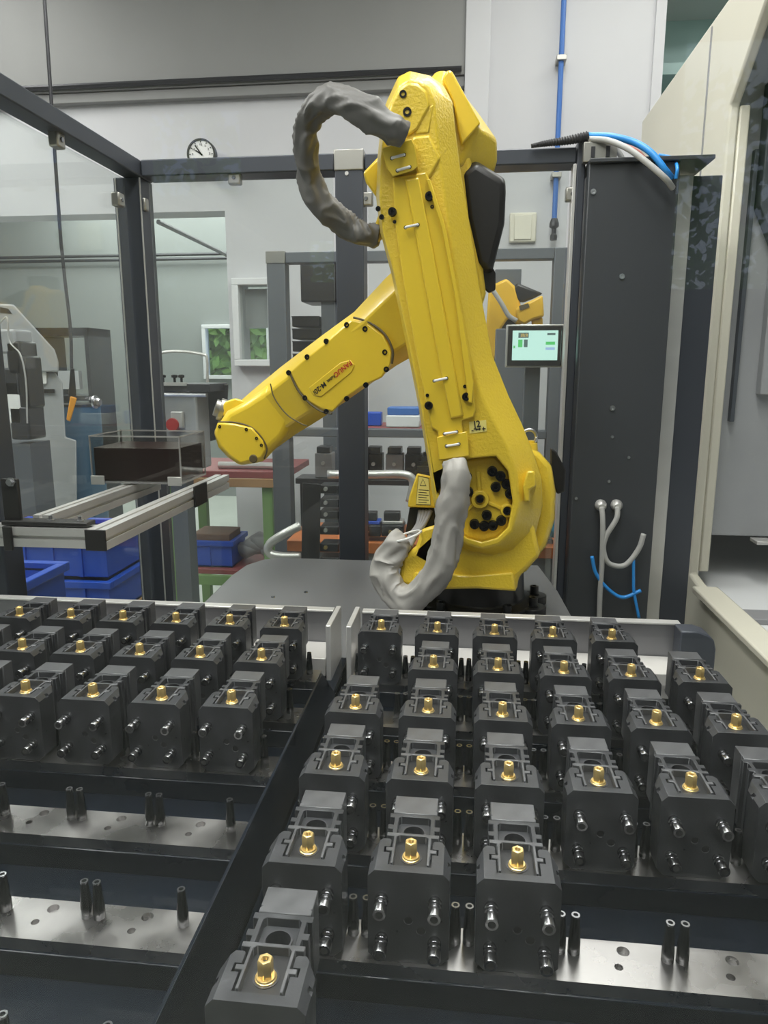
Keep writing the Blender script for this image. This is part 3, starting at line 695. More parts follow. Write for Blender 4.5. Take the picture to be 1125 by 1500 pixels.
# link 2 (lower arm)
arm = [(560,165),(568,145),(583,113),(600,104),(630,111),(650,126),(663,150),(667,190),(674,245),(688,330),(704,430),(721,520),(745,580),(764,620),(780,660),
       (793,700),(795,740),(785,780),(760,808),(725,818),(690,812),(660,795),(642,765),(634,730),(629,690),(612,590),(594,500),(573,400),(557,340),(551,290),(553,230)]
front = [(564,172),(572,150),(583,127),(598,117),(614,119),(628,128),(636,150),(640,195),(646,245),(658,330),(673,430),(688,520),(706,580),(725,620),(742,652),
         (757,695),(760,740),(750,778),(730,797),(706,803),(684,797),(664,783),(648,757),(639,728),(632,690),(616,590),(598,500),(577,400),(561,340),(556,290),(558,230)]
b = B(); loft(b, [poly(arm, YA+.14), poly(arm, YA+.055), poly(front, YA)])
rec = [(637,694),(686,672),(726,668),(744,690),(751,735),(744,772),(728,788),(706,794),(684,788),(666,775),(652,750),(642,722)]
k = B(); loft(k, [poly(rec, YA-.05), poly(rec, YA+.045)])
b = boolean(b, k)
a2 = mesh('lower_arm', b, 'yellow', RB, bevel=.006, seg=3)
# recess face with bolts
rc = shrink(rec, .995)
def bolt(name, x, y, Y, r, parent=RB, m='black_bolt', hgt=.010):
    p = at(x, y, Y); return mesh(name, lathe(B(), p, (0, -1, 0), [(0, r*1.1), (.002, r*1.1), (.002, r), (hgt, r), (hgt, r*.5), (hgt-.005, r*.45)], 14), m, parent)
face = (lambda b: loft(b, [poly(rc, YA+.0445), poly(shrink(rc, .97), YA+.038)]))(B()); mesh('joint_face', face, 'yellow', RB, bevel=.003)
YR = YA+.038
hub = at(703, 731, YR)
mesh('hub', lathe(B(), hub, (0, -1, 0), [(0, .022), (.012, .020), (.012, .012), (.004, .012)], 20), 'yellow', RB, bevel=.001)
mesh('hub', lathe(B(), at(743, 747, YR), (0, -1, 0), [(0, .017), (.012, .015), (.012, .010), (.004, .010)], 18), 'yellow', RB, bevel=.001)
def rib(x0_, y0_, x1_, y1_, w_=3.2):
    dx, dy = x1_-x0_, y1_-y0_; l = math.hypot(dx, dy); nx, ny = -dy/l*w_, dx/l*w_
    pts = [(x0_-nx, y0_-ny), (x1_-nx, y1_-ny), (x1_+nx, y1_+ny), (x0_+nx, y0_+ny)]
    part('face_rib', [(pts, YR+.001), (pts, YR-.006)], bevel=.003)
rib(712, 735, 735, 745); rib(703, 722, 700, 690); rib(694, 738, 680, 752)
for x, y in ((721,690),(733,697),(742,709),(747,723),(726,713),(686,720),(684,698),(713,754),(734,762),(722,769),(709,770),(695,767)): bolt('cap_screw', x, y, YR, .0108, hgt=.014)
bolt('cap_screw', 703, 731, YR-.006, .008); bolt('cap_screw', 742, 748, YR-.006, .008)
# ribs of the drum rim: raised ring round the lower arm and step at the right
ring_o = [(772,690),(783,690),(786,712),(776,718),(777,735),(768,735),(766,712)]
part('rim_stop', [(ring_o, YA+.04), (ring_o, YA-.004)], bevel=.004)
# lifting eye
p = at(775, 640, 1.74)
mesh('lifting_eye', tube(B(), [p+Vector((.017*math.cos(a*math.pi/8), 0, .017*math.sin(a*math.pi/8))) for a in range(17)], .004, 8, 2), 'sock', RB, smooth=True)
mesh('eye_boss', lathe(B(), at(778, 660, 1.74), (0, 0, 1), [(0, .016), (.018, .014), (.018, .008), (.024, .008)], 14), 'yellow', RB)
# motor cover at right of drum
mc = [(806,655),(815,662),(829,688),(828,720),(816,724),(806,700)]
m_ = part('rear_motor', [(mc, 1.80), (mc, 1.92)], 'black_plastic', bevel=.004)
# cover plates on the arm front
cv = [(575,260),(624,252),(629,262),(650,330),(672,432),(690,530),(697,600),(694,611),(676,616),(679,640),(686,662),(645,672),(641,632),(632,626),(626,600),(610,520),(592,420),(579,330)]
part('cable_cover', [(cv, YA+.001), (cv, YA-.012)], 'yellow_smooth', bevel=.003)
rg = [(592,262),(612,259),(641,400),(667,540),(680,610),(661,614),(646,545),(620,410)]
part('cover_ridge', [(rg, YA-.011), (shrink(rg, .93, .995), YA-.019)], 'yellow_smooth', bevel=.003)
fl = [(624,262),(630,262),(652,330),(672,432),(694,560),(692,590),(686,590),(667,440),(647,335)]
part('cover_flange', [(fl, YA-.011), (fl, YA-.022)], 'yellow_smooth', bevel=.002)
br = [(559,217),(603,203),(608,214),(612,244),(605,250),(575,259),(566,245)]
part('sleeve_bracket', [(br, YA+.005), (br, YA-.030)], 'yellow_smooth', bevel=.002)
br2 = [(640,640),(684,632),(688,668),(643,674)]
part('sleeve_bracket', [(br2, YA-.010), (br2, YA-.018)], 'yellow_smooth', bevel=.002)
for x, y, Y, dl in ((583,229,YA-.030,5), (591,247,YA-.030,5), (603,331,YA-.019,4), (645,556,YA-.019,4), (660,634,YA-.018,3), (663,652,YA-.018,3)):
    a = at(x-9, y+dl/2, Y-.002); b_ = at(x+9, y-dl/2, Y-.002)
    mesh('cable_tie', tube(B(), [a+Vector((0, .002, 0)), a, b_, b_+Vector((0, .002, 0))], .0028, 8, 1, spline=False), 'white', RB)
    for e in (a, b_): mesh('tie_hole', lathe(B(), e+Vector((0, .0018, 0)), (0, -1, 0), [(0, .004), (.0006, .004)], 10), 'ink', RB)
for x, y in ((575,311),(629,288),(628,594),(683,581)): bolt('cover_screw', x, y, YA-.012, .0085)
for x, y in ((578,325),(633,303),(626,579),(681,566)): bolt('tap_hole', x, y, YA-.012, .0035, hgt=.002)
bolt('head_screw', 591, 140, YA+.002, .0075); bolt('head_screw', 597, 166, YA+.002, .009)
for x, y in ((554,306),(559,318)): bolt('tap_hole', x, y, YA-.001, .005, hgt=.003)
# raised top faceplate on arm head
hd = [(566,176),(573,152),(584,129),(598,120),(612,122),(625,133),(631,155),(612,190),(600,199),(580,196)]
part('head_cap', [(hd, YA+.002), (shrink(hd, .96), YA-.006)], 'yellow', bevel=.004)
fct = [(629,197),(606,199),(600,206),(612,262),(630,262),(646,232)]
part('head_facet', [(fct, YA+.004), (shrink(fct, .95), YA-.006)], 'yellow', bevel=.004)
hl = [(636,152),(629,196),(607,198),(618,160)]
part('head_facet', [(hl, YA+.004), (shrink(hl, .95), YA-.002)], 'yellow', bevel=.003)
stp = [(560,808),(596,790),(603,800),(598,832),(586,834),(580,822),(556,830),(548,824)]
part('sleeve_clamp', [(shrink(stp, .9), 1.69), (stp, 1.715)], 'yellow_smooth', bevel=.003)
lip = [(606,838),(648,836),(672,842),(700,842),(752,838),(757,866),(700,862),(610,864),(600,856)]
part('shield_lip', [(lip, 1.665), (shrink(lip, .985), 1.650)], 'yellow', bevel=.005)
# J2 axis label
jl = [(687,618),(712,615),(713,632),(688,635)]
s = part('axis_label', [(jl, YA+.010), (jl, YA-.001)], 'label_yellow', bevel=0)
P = poly(jl, YA-.001)
xd = (P[1]-P[0]); yd = (P[0]-P[3])
text('label_text', 'J2', .020, 'ink', RB, at(699, 621.5, YA-.0022), xd, yd)
text('label_text', '-', .016, 'ink', RB, at(692, 630, YA-.0022), xd, yd); text('label_text', '+', .017, 'ink', RB, at(708.5, 628.5, YA-.0022), xd, yd)
b = B(); loft(b, [poly([(696,629),(698,626.5),(698,628),(702,627.6),(702,626),(704.5,628.3),(702,631),(702,629.6),(698,630),(698,631.5)], YA-.0014), poly([(696,629),(698,626.5),(698,628),(702,627.6),(702,626),(704.5,628.3),(702,631),(702,629.6),(698,630),(698,631.5)], YA-.0022)]); mesh('label_arrow', b, 'ink', RB)
bl = [(602,858),(632,862),(632,872),(602,870)]
s = part('base_label', [(bl, 1.735), (bl, 1.745)], 'label_yellow', bevel=0); text('label_text', 'MR 20', .010, 'ink', RB, at(612, 865, 1.733), (1, 0, 0), (0, 0, 1))
# upper joint housing (J3) behind the arm
jh = [(640,104),(655,104),(668,124),(700,165),(728,205),(728,236),(721,262),(700,250),(676,246),(640,300),(600,250),(600,150)]
jf = [(630,125),(652,118),(662,135),(680,165),(702,188),(690,205),(676,236),(672,244),(660,250),(640,280),(605,240),(605,150)]
part('elbow_housing', [(jf, YA+.142), (jh, YA+.22), (jh, YA+.34), (shrink(jh, .95), YA+.36)], bevel=.008)
wd = [(655,103),(662,104),(704,181),(676,213),(671,190),(664,150),(648,115)]
part('elbow_wedge', [(wd, YA+.13), (wd, YA+.18)], 'yellow_smooth', bevel=.004)
bkp = [(690,238),(697,235),(740,262),(741,280),(739,328),(722,395),(716,402),(700,392),(684,320),(676,250)]
part('motor_cover', [(shrink(bkp, .92), YA+.145), (bkp, YA+.17), (bkp, YA+.33), (shrink(bkp, .9), YA+.35)], 'black_plastic', bevel=.010, seg=3)
part('motor_plug', [([(706,392),(722,392),(726,400),(726,425),(716,430),(706,420)], YA+.17), ([(706,392),(722,392),(726,400),(726,425),(716,430),(706,420)], YA+.25)], 'black_plastic', bevel=.004)
lk = [(556,228),(532,253),(536,268),(552,290),(556,310),(549,330),(543,346),(553,356),(566,345),(600,330),(600,240)]
part('elbow_bracket', [(lk, YA+.141), (lk, YA+.19)], 'yellow_smooth', bevel=.005)
back = [(560,230),(600,180),(690,230),(700,330),(712,430),(700,470),(640,520),(600,500),(575,400)]
part('elbow_body', [(back, YA+.15), (shrink(back, .95), YA+.34)], bevel=.010)
# forearm: lofted eight-sided body running down to the wrist
def FY(x): return 2.06-(x-330)*(.30/270)
def ring(cx, cy, hw, ang, Y, dep, front_k=.62):
    """ring in the picture-perpendicular sense: hw half width in px, dep half depth in m"""
    nx, ny = math.cos(ang), math.sin(ang); out = []
    for u, v in ((-1, -.35), (-front_k, -1), (front_k, -1), (1, -.35), (1, .4), (front_k, 1), (-front_k, 1), (-1, .4)):
        out.append(at(cx+nx*u*hw, cy+ny*u*hw, Y+v*dep))
    return out
an = math.radians(52)
sec = [(660,408,66,56,1.90,.10),(600,456,60,54,1.93,.110),(550,496,50,52,1.955,.112),(500,532,49.5,52,1.985,.105),(440,576,48,52,2.015,.098),(405,601,45,52,2.035,.09),(372,627,43,52,2.05,.085)]
b = B(); loft(b, [ring(x, y, hw, math.radians(a), Y, d) for x, y, hw, a, Y, d in sec])
mesh('forearm', b, 'yellow_smooth', RB, bevel=.005, seg=2)
sec2 = [(430,577,51.5,52,2.02,.099),(404,596,49.5,52,2.03,.096)]
# wrist
wr = [(333,602),(360,588),(395,562),(432,612),(420,640),(386,676),(352,682),(334,670),(320,655),(313,632)]
wrf = [(336,606),(360,594),(390,575),(424,614),(412,638),(382,668),(352,676),(337,665),(325,650),(318,633)]
part('wrist', [(wrf, 1.945), (wr, 1.965), (wr, 2.09), (shrink(wr, .92), 2.12)], 'yellow_smooth', bevel=.010, seg=3)
wc = [(318,618),(345,620),(370,626),(386,645),(390,660),(384,672),(352,680),(335,668),(321,652),(314,634)]
part('wrist_cap', [(wc, 1.944), (shrink(wc, .95), 1.936)], 'yellow_smooth', bevel=.004)
def seamline(pts, Y, r=.0022, m='seam'):
    mesh('seam', tube(B(), [at(x, y, Y if not callable(Y) else Y(x)) for x, y in pts], r, 6, 6), m, RB)
seamline([(320,618),(345,619),(368,626),(384,642),(391,658),(387,672)], 1.942)
for x, y in ((322,625),(361,629),(376,642),(383,652)): bolt('wrist_screw', x, y, 1.937, .004, hgt=.003)
ov = at(371, 672, 1.936); mesh('wrist_plug', lathe(B(), ov, (0, -1, 0), [(0, .012), (.003, .010), (.003, .006)], 16), 'seam', RB)
# tool flange seen above the wrist
tf = [(322,603),(330,588),(345,583),(360,588),(345,602),(330,612)]
part('tool_flange', [(tf, 2.0), (tf, 2.09)], 'yellow_smooth', bevel=.005)
mesh('flange_disc', lathe(B(), at(328, 601, 2.03), (-.75, -.3, .3), [(0, .032), (.014, .032), (.014, .024), (.026, .024)], 20), 'clamp', RB)
# forearm front cover
FYc = lambda x, y: 1.818+(575-x)*.00064
fc = [(424,545),(440,530),(478,500),(515,467),(540,473),(562,490),(575,515),(573,535),(560,553),(534,565),(505,585),(487,604),(470,600),(450,588),(436,570)]
part('forearm_cover', [(fc, lambda x, y: FYc(x, y)+.040), (shrink(fc, .985), lambda x, y: FYc(x, y))], 'yellow_smooth', bevel=.004)
seamline([(518,465),(540,472),(563,489),(575,513),(574,533)], lambda x: FYc(x, 0)+.002, .003)
seamline([(424,545),(436,570),(452,589),(470,602),(486,606)], lambda x: FYc(x, 0)+.002, .003)
seamline([(396,562),(402,583),(420,607),(440,620),(450,624)], lambda x: 1.935-(x-396)*.0006, .0018)
em = [(452,568),(500,530),(514,527),(520,534),(516,545),(470,582),(458,580)]
part('emblem_plate', [(em, lambda x, y: FYc(x, y)+.001), (shrink(em, .96), lambda x, y: FYc(x, y)-.003)], 'yellow_smooth', bevel=.0015)
for x, y in ((508,476),(478,500),(450,523),(423,546),(535,482),(564,516),(566,541),(536,564),(508,584),(478,603),(447,583)):
    bolt('cover_screw', x, y, FYc(x, y)+.001, .0065, hgt=.004)
def lettering(s_, x, y, size, m):
    p = at(x, y, FYc(x, y)-.0045); e = at(x-10, y+8.3, FYc(x-10, y+8.3)-.0045); d = e-p; u = at(x+5, y+6, FYc(x+5, y+6)-.0045)-p
    text('lettering', s_, size, m, RB, p, d, u*1.0)
lettering('FANUC', 502, 540, .018, 'red_ink'); lettering('Robot', 485, 554.5, .011, 'ink'); lettering('M-20i', 468, 568.5, .019, 'ink')
# cable sleeves
def sleeve(name, pts, Rp, m, label, amp=.16, seed=1):
    P = catmull(pts, 26); L_ = sum((b_-a_).length for a_, b_ in zip(P, P[1:]))
    def rf(s, a):
        u = Vector((math.cos(a)*.9+seed, math.sin(a)*.9, s*L_/Rp*.34)); v = Vector((math.cos(a)*1.0, math.sin(a)*1.0+seed, s*L_/Rp*.55+.8*math.sin(a+seed)))
        f = noise.noise(u); g = 1-2.4*abs(noise.noise(v)); h = noise.noise(v*2.1)
        e = min(1, s*16, (1-s)*16); return Rp*(.80+.20*e)*(.96+.36*f+.24*g*abs(g)**.3+.04*h)
    b = B(); tube(b, P, Rp, 36, 1, rf, spline=False)
    o = mesh(name, b, m, RB, smooth=True); o['label'] = label; return o
sleeve('cable_sleeve', [at(x, y, Y) for x, y, Y in ((592,200,1.575),(575,190,1.565),(548,172,1.56),(520,157,1.58),(492,146,1.62),(466,155,1.66),(450,185,1.70),(447,225,1.72),(453,262,1.74),(468,292,1.75),(490,315,1.76),(515,334,1.77),(535,343,1.77),(556,346,1.77))],
       .026, 'fabric_dark', 'dark grey wrinkled fabric sleeve looping at the elbow', seed=3)
sleeve('cable_sleeve', [at(x, y, Y) for x, y, Y in ((667,676,1.575),(668,700,1.56),(666,728,1.56),(658,762,1.56),(655,800,1.56),(645,835,1.57),(622,862,1.59),(598,876,1.62),(578,868,1.64),(566,845,1.65),(566,822,1.66),(580,800,1.66),(594,790,1.67))],
       .0295, 'fabric_light', 'light grey wrinkled fabric sleeve looping at the base', seed=8)
mesh('sleeve_strap', tube(B(), [at(596, 785, 1.66)+Vector((.034*math.cos(a*.785), .034*math.sin(a*.785), .012*math.cos(a*.785))) for a in range(9)], .0025, 6, 4), 'white', RB)
cl = [(548,812),(556,805),(590,785),(606,790),(604,800),(600,835),(592,836),(584,808),(552,830),(546,826)]
part('sleeve_clamp', [(cl, 1.70), (cl, 1.74)], 'yellow_smooth', bevel=.004)

# ================================================================== LEFT: RAILS AND ACRYLIC BOX
ZR = H-.35
t = thing('slide_rails', 'aluminium profile rails carrying the clear acrylic box', 'rails', (-.9, 1.5, ZR-.05))
a = atz(126, 776, ZR); b_ = atz(163, 774, ZR); e = atz(338, 692, ZR)
rx0, rx1 = -.825, -.780; ry0, ry1 = a.y, 2.30
def profile(name, x0, x1, y0, y1, z0, z1, along, parent):
    b = box(x0, x1, y0, y1, z0, z1)
    k = B()
    if along == 'y':
        c_ = (x0+x1)/2; abox(k, c_-.004, c_+.004, y0-.1, y1+.1, z1-.008, z1+.01); abox(k, x0-.01, x0+.006, y0-.1, y1+.1, (z0+z1)/2-.004, (z0+z1)/2+.004); abox(k, x1-.006, x1+.01, y0-.1, y1+.1, (z0+z1)/2-.004, (z0+z1)/2+.004)
    else:
        c_ = (y0+y1)/2; abox(k, x0-.1, x1+.1, c_-.004, c_+.004, z1-.008, z1+.01); abox(k, x0-.1, x1+.1, y0-.01, y0+.008, (z0+z1)/2-.004, (z0+z1)/2+.004)
    return mesh(name, boolean(b, k), 'alu', parent)
profile('right_rail', rx0, rx1, ry0, ry1, ZR-.045, ZR, 'y', t)
mesh('end_cap', box(rx0-.001, rx1+.001, ry0-.006, ry0, ZR-.046, ZR+.001), 'cap_black', t, bevel=.001)
l0 = atz(45, 757, ZR)
profile('left_rail', -1.035, -.995, l0.y+.02, 2.25, ZR-.045, ZR, 'y', t)
profile('cross_rail', -1.085, rx0-.002, ry0+.015, ry0+.06, ZR-.047, ZR-.002, 'x', t)
mesh('joint_plate', box(-1.028, -1.008, ry0+.008, ry0+.015, ZR-.055, ZR-.000), 'cap_black', t, bevel=.001)
mesh('rail_bracket', box(rx1, rx1+.006, 1.98, 2.08, ZR-.05, ZR+.012), 'cap_black', t, bevel=.002)
# L bracket bolted to the post
t2 = thing('angle_bracket', 'black L-shaped bracket bolted to the left post above the rail', 'bracket', (-1.05, ry0+.03, ZR))
p = at(15, 690, ry0+.04)
mesh('upright_leg', box(p.x-.02, p.x+.02, ry0+.030, ry0+.040, ZR+.001, ZR+.105), 'cap_black', t2, bevel=.002)
mesh('foot', box(p.x-.02, at(130, 757, ry0+.03).x, ry0+.018, ry0+.058, ZR+.001, ZR+.011), 'cap_black', t2, bevel=.002)
mesh('hex_bolt', lathe(B(), at(16, 706, ry0+.03), (0, -1, 0), [(0, .011), (.002, .011), (.002, .0075), (.009, .0075)], 6), 'sock', t2)
for x in (74, 117): 
    q_ = at(x, 755, ry0+.037); mesh('hex_bolt', lathe(B(), (q_.x, q_.y, ZR+.011), (0, 0, 1), [(0, .008), (.002, .008), (.002, .005), (.011, .005)], 6), 'sock', t2)
# box
f0, f1 = atz(133, 705, ZR+.005), atz(264, 711, ZR+.005)
bx0, bx1, by0, by1 = max(f0.x, -1.126), f1.x, f0.y-.03, 2.26
zt_ = ZR+.145
t = thing('acrylic_box', 'clear acrylic box with dark brown content on the aluminium rails', 'box', ((bx0+bx1)/2, (by0+by1)/2, ZR+.005))
tk = .006; z0 = ZR+.005
mesh('bottom', box(bx0, bx1, by0, by1, z0, z0+tk), 'acrylic_edge', t)
mesh('front_wall', box(bx0, bx1, by0, by0+tk, z0+tk, zt_), 'acrylic', t); mesh('rear_wall', box(bx0, bx1, by1-tk, by1, z0+tk, zt_), 'acrylic', t)
mesh('side_wall', box(bx0, bx0+tk, by0+tk, by1-tk, z0+tk, zt_), 'acrylic', t); mesh('side_wall', box(bx1-tk, bx1, by0+tk, by1-tk, z0+tk, zt_), 'acrylic', t)
b = B()
for x in (bx0, bx1-.004):
    for y in (by0, by1-.004): abox(b, x, x+.004, y-.0005, y+.004, z0+tk, zt_)
for y in (by0, by1-.004): abox(b, bx0, bx1, y-.0005, y+.0045, zt_, zt_+.004)
for x in (bx0, bx1-.004): abox(b, x, x+.004, by0, by1, zt_, zt_+.004)
mesh('rim', b, 'acrylic_edge', t)
mesh('dark_content', box(bx0+.008, bx1-.008, by0+.008, by1-.008, z0+tk+.002, ZR+.112), 'liquid', t, bevel=.002)
for x in (bx0, bx1-.042): mesh('corner_bracket', box(x, x+.042, by0-.006, by0-.001, ZR+.001, ZR+.028), 'alu', t, bevel=.001)

# ================================================================== BEHIND THE CELL
# second cell frame
Y2 = 3.55
t = thing('second_cell_frame', 'slate frame of the second robot cell behind the rear fence', 'frame', (-.1, Y2, 0))
x0 = at(392, 450, Y2).x; x1 = at(838, 450, Y2).x; z1 = at(500, 368, Y2).z; z0 = at(500, 384, Y2).z
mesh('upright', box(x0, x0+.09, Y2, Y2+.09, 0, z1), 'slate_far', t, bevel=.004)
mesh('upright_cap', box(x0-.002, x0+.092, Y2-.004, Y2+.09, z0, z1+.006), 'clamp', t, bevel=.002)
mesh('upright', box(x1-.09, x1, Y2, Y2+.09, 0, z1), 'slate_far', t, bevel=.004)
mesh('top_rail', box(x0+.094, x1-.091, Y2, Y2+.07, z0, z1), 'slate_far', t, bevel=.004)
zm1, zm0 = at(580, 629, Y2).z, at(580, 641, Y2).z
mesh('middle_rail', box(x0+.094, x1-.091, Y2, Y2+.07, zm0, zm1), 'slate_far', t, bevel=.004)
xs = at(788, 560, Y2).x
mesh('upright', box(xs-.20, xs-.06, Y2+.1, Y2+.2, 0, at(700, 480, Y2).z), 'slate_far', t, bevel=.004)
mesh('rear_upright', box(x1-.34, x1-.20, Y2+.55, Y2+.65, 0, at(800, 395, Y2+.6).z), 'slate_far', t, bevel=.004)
# touch screen
p = at(783, 507, 2.9); 
t = thing('touch_screen', 'small lit touch screen in a steel frame right of the robot', 'screen', (p.x, 2.9, p.z-.08))
hw, hh = 39/F*2.95, 29/F*2.95
mesh('housing', box(p.x-hw, p.x+hw, 2.9, 2.94, p.z-hh, p.z+hh), 'alu', t, bevel=.003)
mesh('bezel', box(p.x-hw*.94, p.x+hw*.94, 2.896, 2.9, p.z-hh*.92, p.z+hh*.92), 'black_plastic', t)
mesh('display', box(p.x-hw*.78, p.x+hw*.80, 2.894, 2.896, p.z-hh*.66, p.z+hh*.72), 'screen', t)
for u0, u1, v0, v1, m in ((-.58,-.22,.38,.62,'screen_dark'),(-.50,-.26,.42,.58,'screen_yellow'),(-.58,-.43,-.05,.30,'screen_green'),(-.38,-.25,-.05,.30,'screen_dark'),(.38,.70,.06,.20,'screen_green'),(.38,.70,-.18,-.06,'screen_blue'),(.42,.70,.50,.60,'screen_dark'),(-.74,-.68,-.10,.02,'screen_green')):
    mesh('screen_tile', box(p.x+u0*hw, p.x+u1*hw, 2.8925, 2.894, p.z+v0*hh, p.z+v1*hh), m, t)
mesh('screen_arm', box(p.x-.03, p.x+.03, 2.94, 3.0, 0, p.z), 'slate_far', t, bevel=.003)
# second robot (behind glass)
t = thing('distant_robot', 'second yellow robot arm half hidden behind the main one', 'robot', at(760, 500, 4.1))
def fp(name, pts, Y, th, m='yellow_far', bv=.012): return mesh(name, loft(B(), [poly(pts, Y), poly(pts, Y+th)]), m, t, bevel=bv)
fp('shoulder', [(716,420),(742,408),(755,420),(762,445),(770,470),(760,478),(745,466),(735,480),(728,520),(716,540),(712,480)], 4.0, .2)
fp('upper_link', [(755,452),(770,444),(795,432),(797,464),(782,468),(768,476),(758,470)], 3.95, .18)
fp('motor', [(752,422),(757,414),(796,430),(780,438),(765,444),(757,440)], 4.0, .16, 'black_plastic')
fp('wrist', [(778,466),(795,464),(795,482),(779,480)], 3.98, .12)
mesh('pocket', loft(B(), [poly([(760,448),(774,444),(776,450),(762,455)], 3.945), poly([(760,448),(774,444),(776,450),(762,455)], 3.949)]), 'seam', t)
mesh('hose', tube(B(), [at(722, 425, 3.9), at(735, 445, 3.9), at(745, 462, 3.9), at(757, 470, 3.9)], .012, 8), 'grey_cable', t, smooth=True)
mesh('stand', box(at(720,540,4.05).x, at(780,540,4.05).x, 4.0, 4.3, 0, at(740, 540, 4.05).z), 'slate_far', t)
# black tray stacks at left in second cell
t = thing('tray_magazine', 'tall black magazine of stacked trays behind the robot elbow', 'magazine', at(455, 640, 3.8))
xa, xb, xc_ = at(420, 440, 3.8).x, at(462, 440, 3.8).x, at(492, 440, 3.8).x
mesh('hood', box(at(434,440,3.8).x, xc_, 3.90, 4.15, at(450, 440, 3.8).z, at(450, 376, 3.8).z), 'black_plastic', t, bevel=.01)
for k in range(7):
    z = at(440, 460+19*k, 3.75).z
    mesh('tray', box(xa, xb, 3.90, 4.15, z-.055, z), 'black_plastic', t, bevel=.006)
    mesh('tray_rim', box(xa, xb, 3.895, 3.90, z-.006, z), 'dark_steel', t)
mesh('rear_tower', box(xb+.005, xc_, 3.92, 4.15, 0, at(450, 440, 3.8).z), 'slate_far', t)
# work bench behind the fence with tools
YW = 3.2
t = thing('assembly_cart', 'cart with brown top and grey tube handles behind the robot', 'cart', (at(550, 800, YW).x, YW, 0))
xa, xb = at(405, 800, YW).x, at(825, 800, YW).x; zt2 = at(550, 786, YW).z
mesh('top', box(xa+.08, xb, YW-.12, YW+.28, zt2-.05, zt2), 'orange_board', t, bevel=.003)
mesh('body', box(xa+.1, xb-.02, YW-.10, YW+.26, .0, zt2-.05), 'mid_grey', t, bevel=.004)
mesh('handle', tube(B(), [at(600, 735, YW+.1)]+[at(605, 705, YW+.1), at(590, 695, YW+.1), at(545, 695, YW+.1), at(480, 695, YW+.1)], .020, 10), 'alu', t, smooth=True)
h0 = at(437, 770, YW-.15)
mesh('handle', tube(B(), [at(440, 770, YW-.14), at(415, 783, YW-.16), at(395, 797, YW-.16), at(395, 810, YW-.16), at(412, 815, YW-.16), at(440, 816, YW-.13)], .020, 10, 6), 'alu', t, smooth=True)
# black panel with stacked blocks on it
t = thing('black_tool_panel', 'tall black panel with a column of tool blocks left of the middle post', 'panel', at(460, 1290, 2.9))
pp = [(443,707),(470,709),(462,1290),(436,1290)]
mesh('panel', loft(B(), [poly(pp, 2.88), poly(pp, 2.91)]), 'black_plastic', t, bevel=.003)
for k, y in enumerate((715, 735, 752, 775, 800, 820)):
    p = at(482, y, 2.92); mesh('block', box(p.x-.035, p.x+.045, 2.90, 2.99, p.z-.02, p.z+.015), 'dark_steel' if k % 2 else 'vise_black', t, bevel=.003)
    mesh('knob', lathe(B(), (p.x-.01, 2.90, p.z), (0, -1, 0), [(0, .009), (.012, .008)], 8), 'brass' if k == 4 else 'alu', t)
def small_tool(x, y, Y, label, s=1., clr='vise_black', tp='alu', grp='vise parts on the cart'):
    p = at(x, y, Y); t = thing('clamping_tool', label, 'tool', p, grp)
    mesh('body', box(p.x-.05*s, p.x+.05*s, Y, Y+.1*s, p.z, p.z+.05*s), clr, t, bevel=.004)
    mesh('slide', box(p.x-.045*s, p.x+.045*s, Y+.01, Y+.09*s, p.z+.052*s, p.z+.066*s), tp, t, bevel=.003)
    mesh('jaw', box(p.x-.042*s, p.x+.03*s, Y+.02, Y+.07*s, p.z+.068*s, p.z+.105*s), clr, t, bevel=.003)
    mesh('nut', lathe(B(), (p.x-.01, Y, p.z+.022*s), (0, -1, 0), [(0, .009), (.014, .008)], 6), 'brass', t)
for x, y, lb, tp in ((541, 786, 'dark vise with blue cap on the brown cart top, left one', 'blue_crate'), (575, 786, 'dark vise with silver top on the brown cart top, next to the blue-capped one', 'alu')):
    small_tool(x, y, YW-.10, lb, 1.0, 'vise_black', tp)
for i, x in enumerate((782, 800)): small_tool(x, 800, YW-.05, ('left' if i == 0 else 'right')+' small silver fixture on the cart right of the robot base', .6, 'mid_grey', 'alu')
# blue gloves
p = at(806, 772, YW-.05)
bm = B(); bmesh.ops.create_icosphere(bm, subdivisions=3, radius=.06)
for v in bm.verts:
    v.co = Vector((v.co.x*.7, v.co.y*.6, v.co.z*1.1)); f = 1+.25*math.sin(v.co.x*90)+.2*math.sin(v.co.z*110+v.co.y*60); v.co = v.co*f+p+Vector((0, 0, .025))
tag(mesh('rubber_glove', bm, 'blue_glove', smooth=True), 'crumpled light blue rubber glove beside the robot base', 'glove')
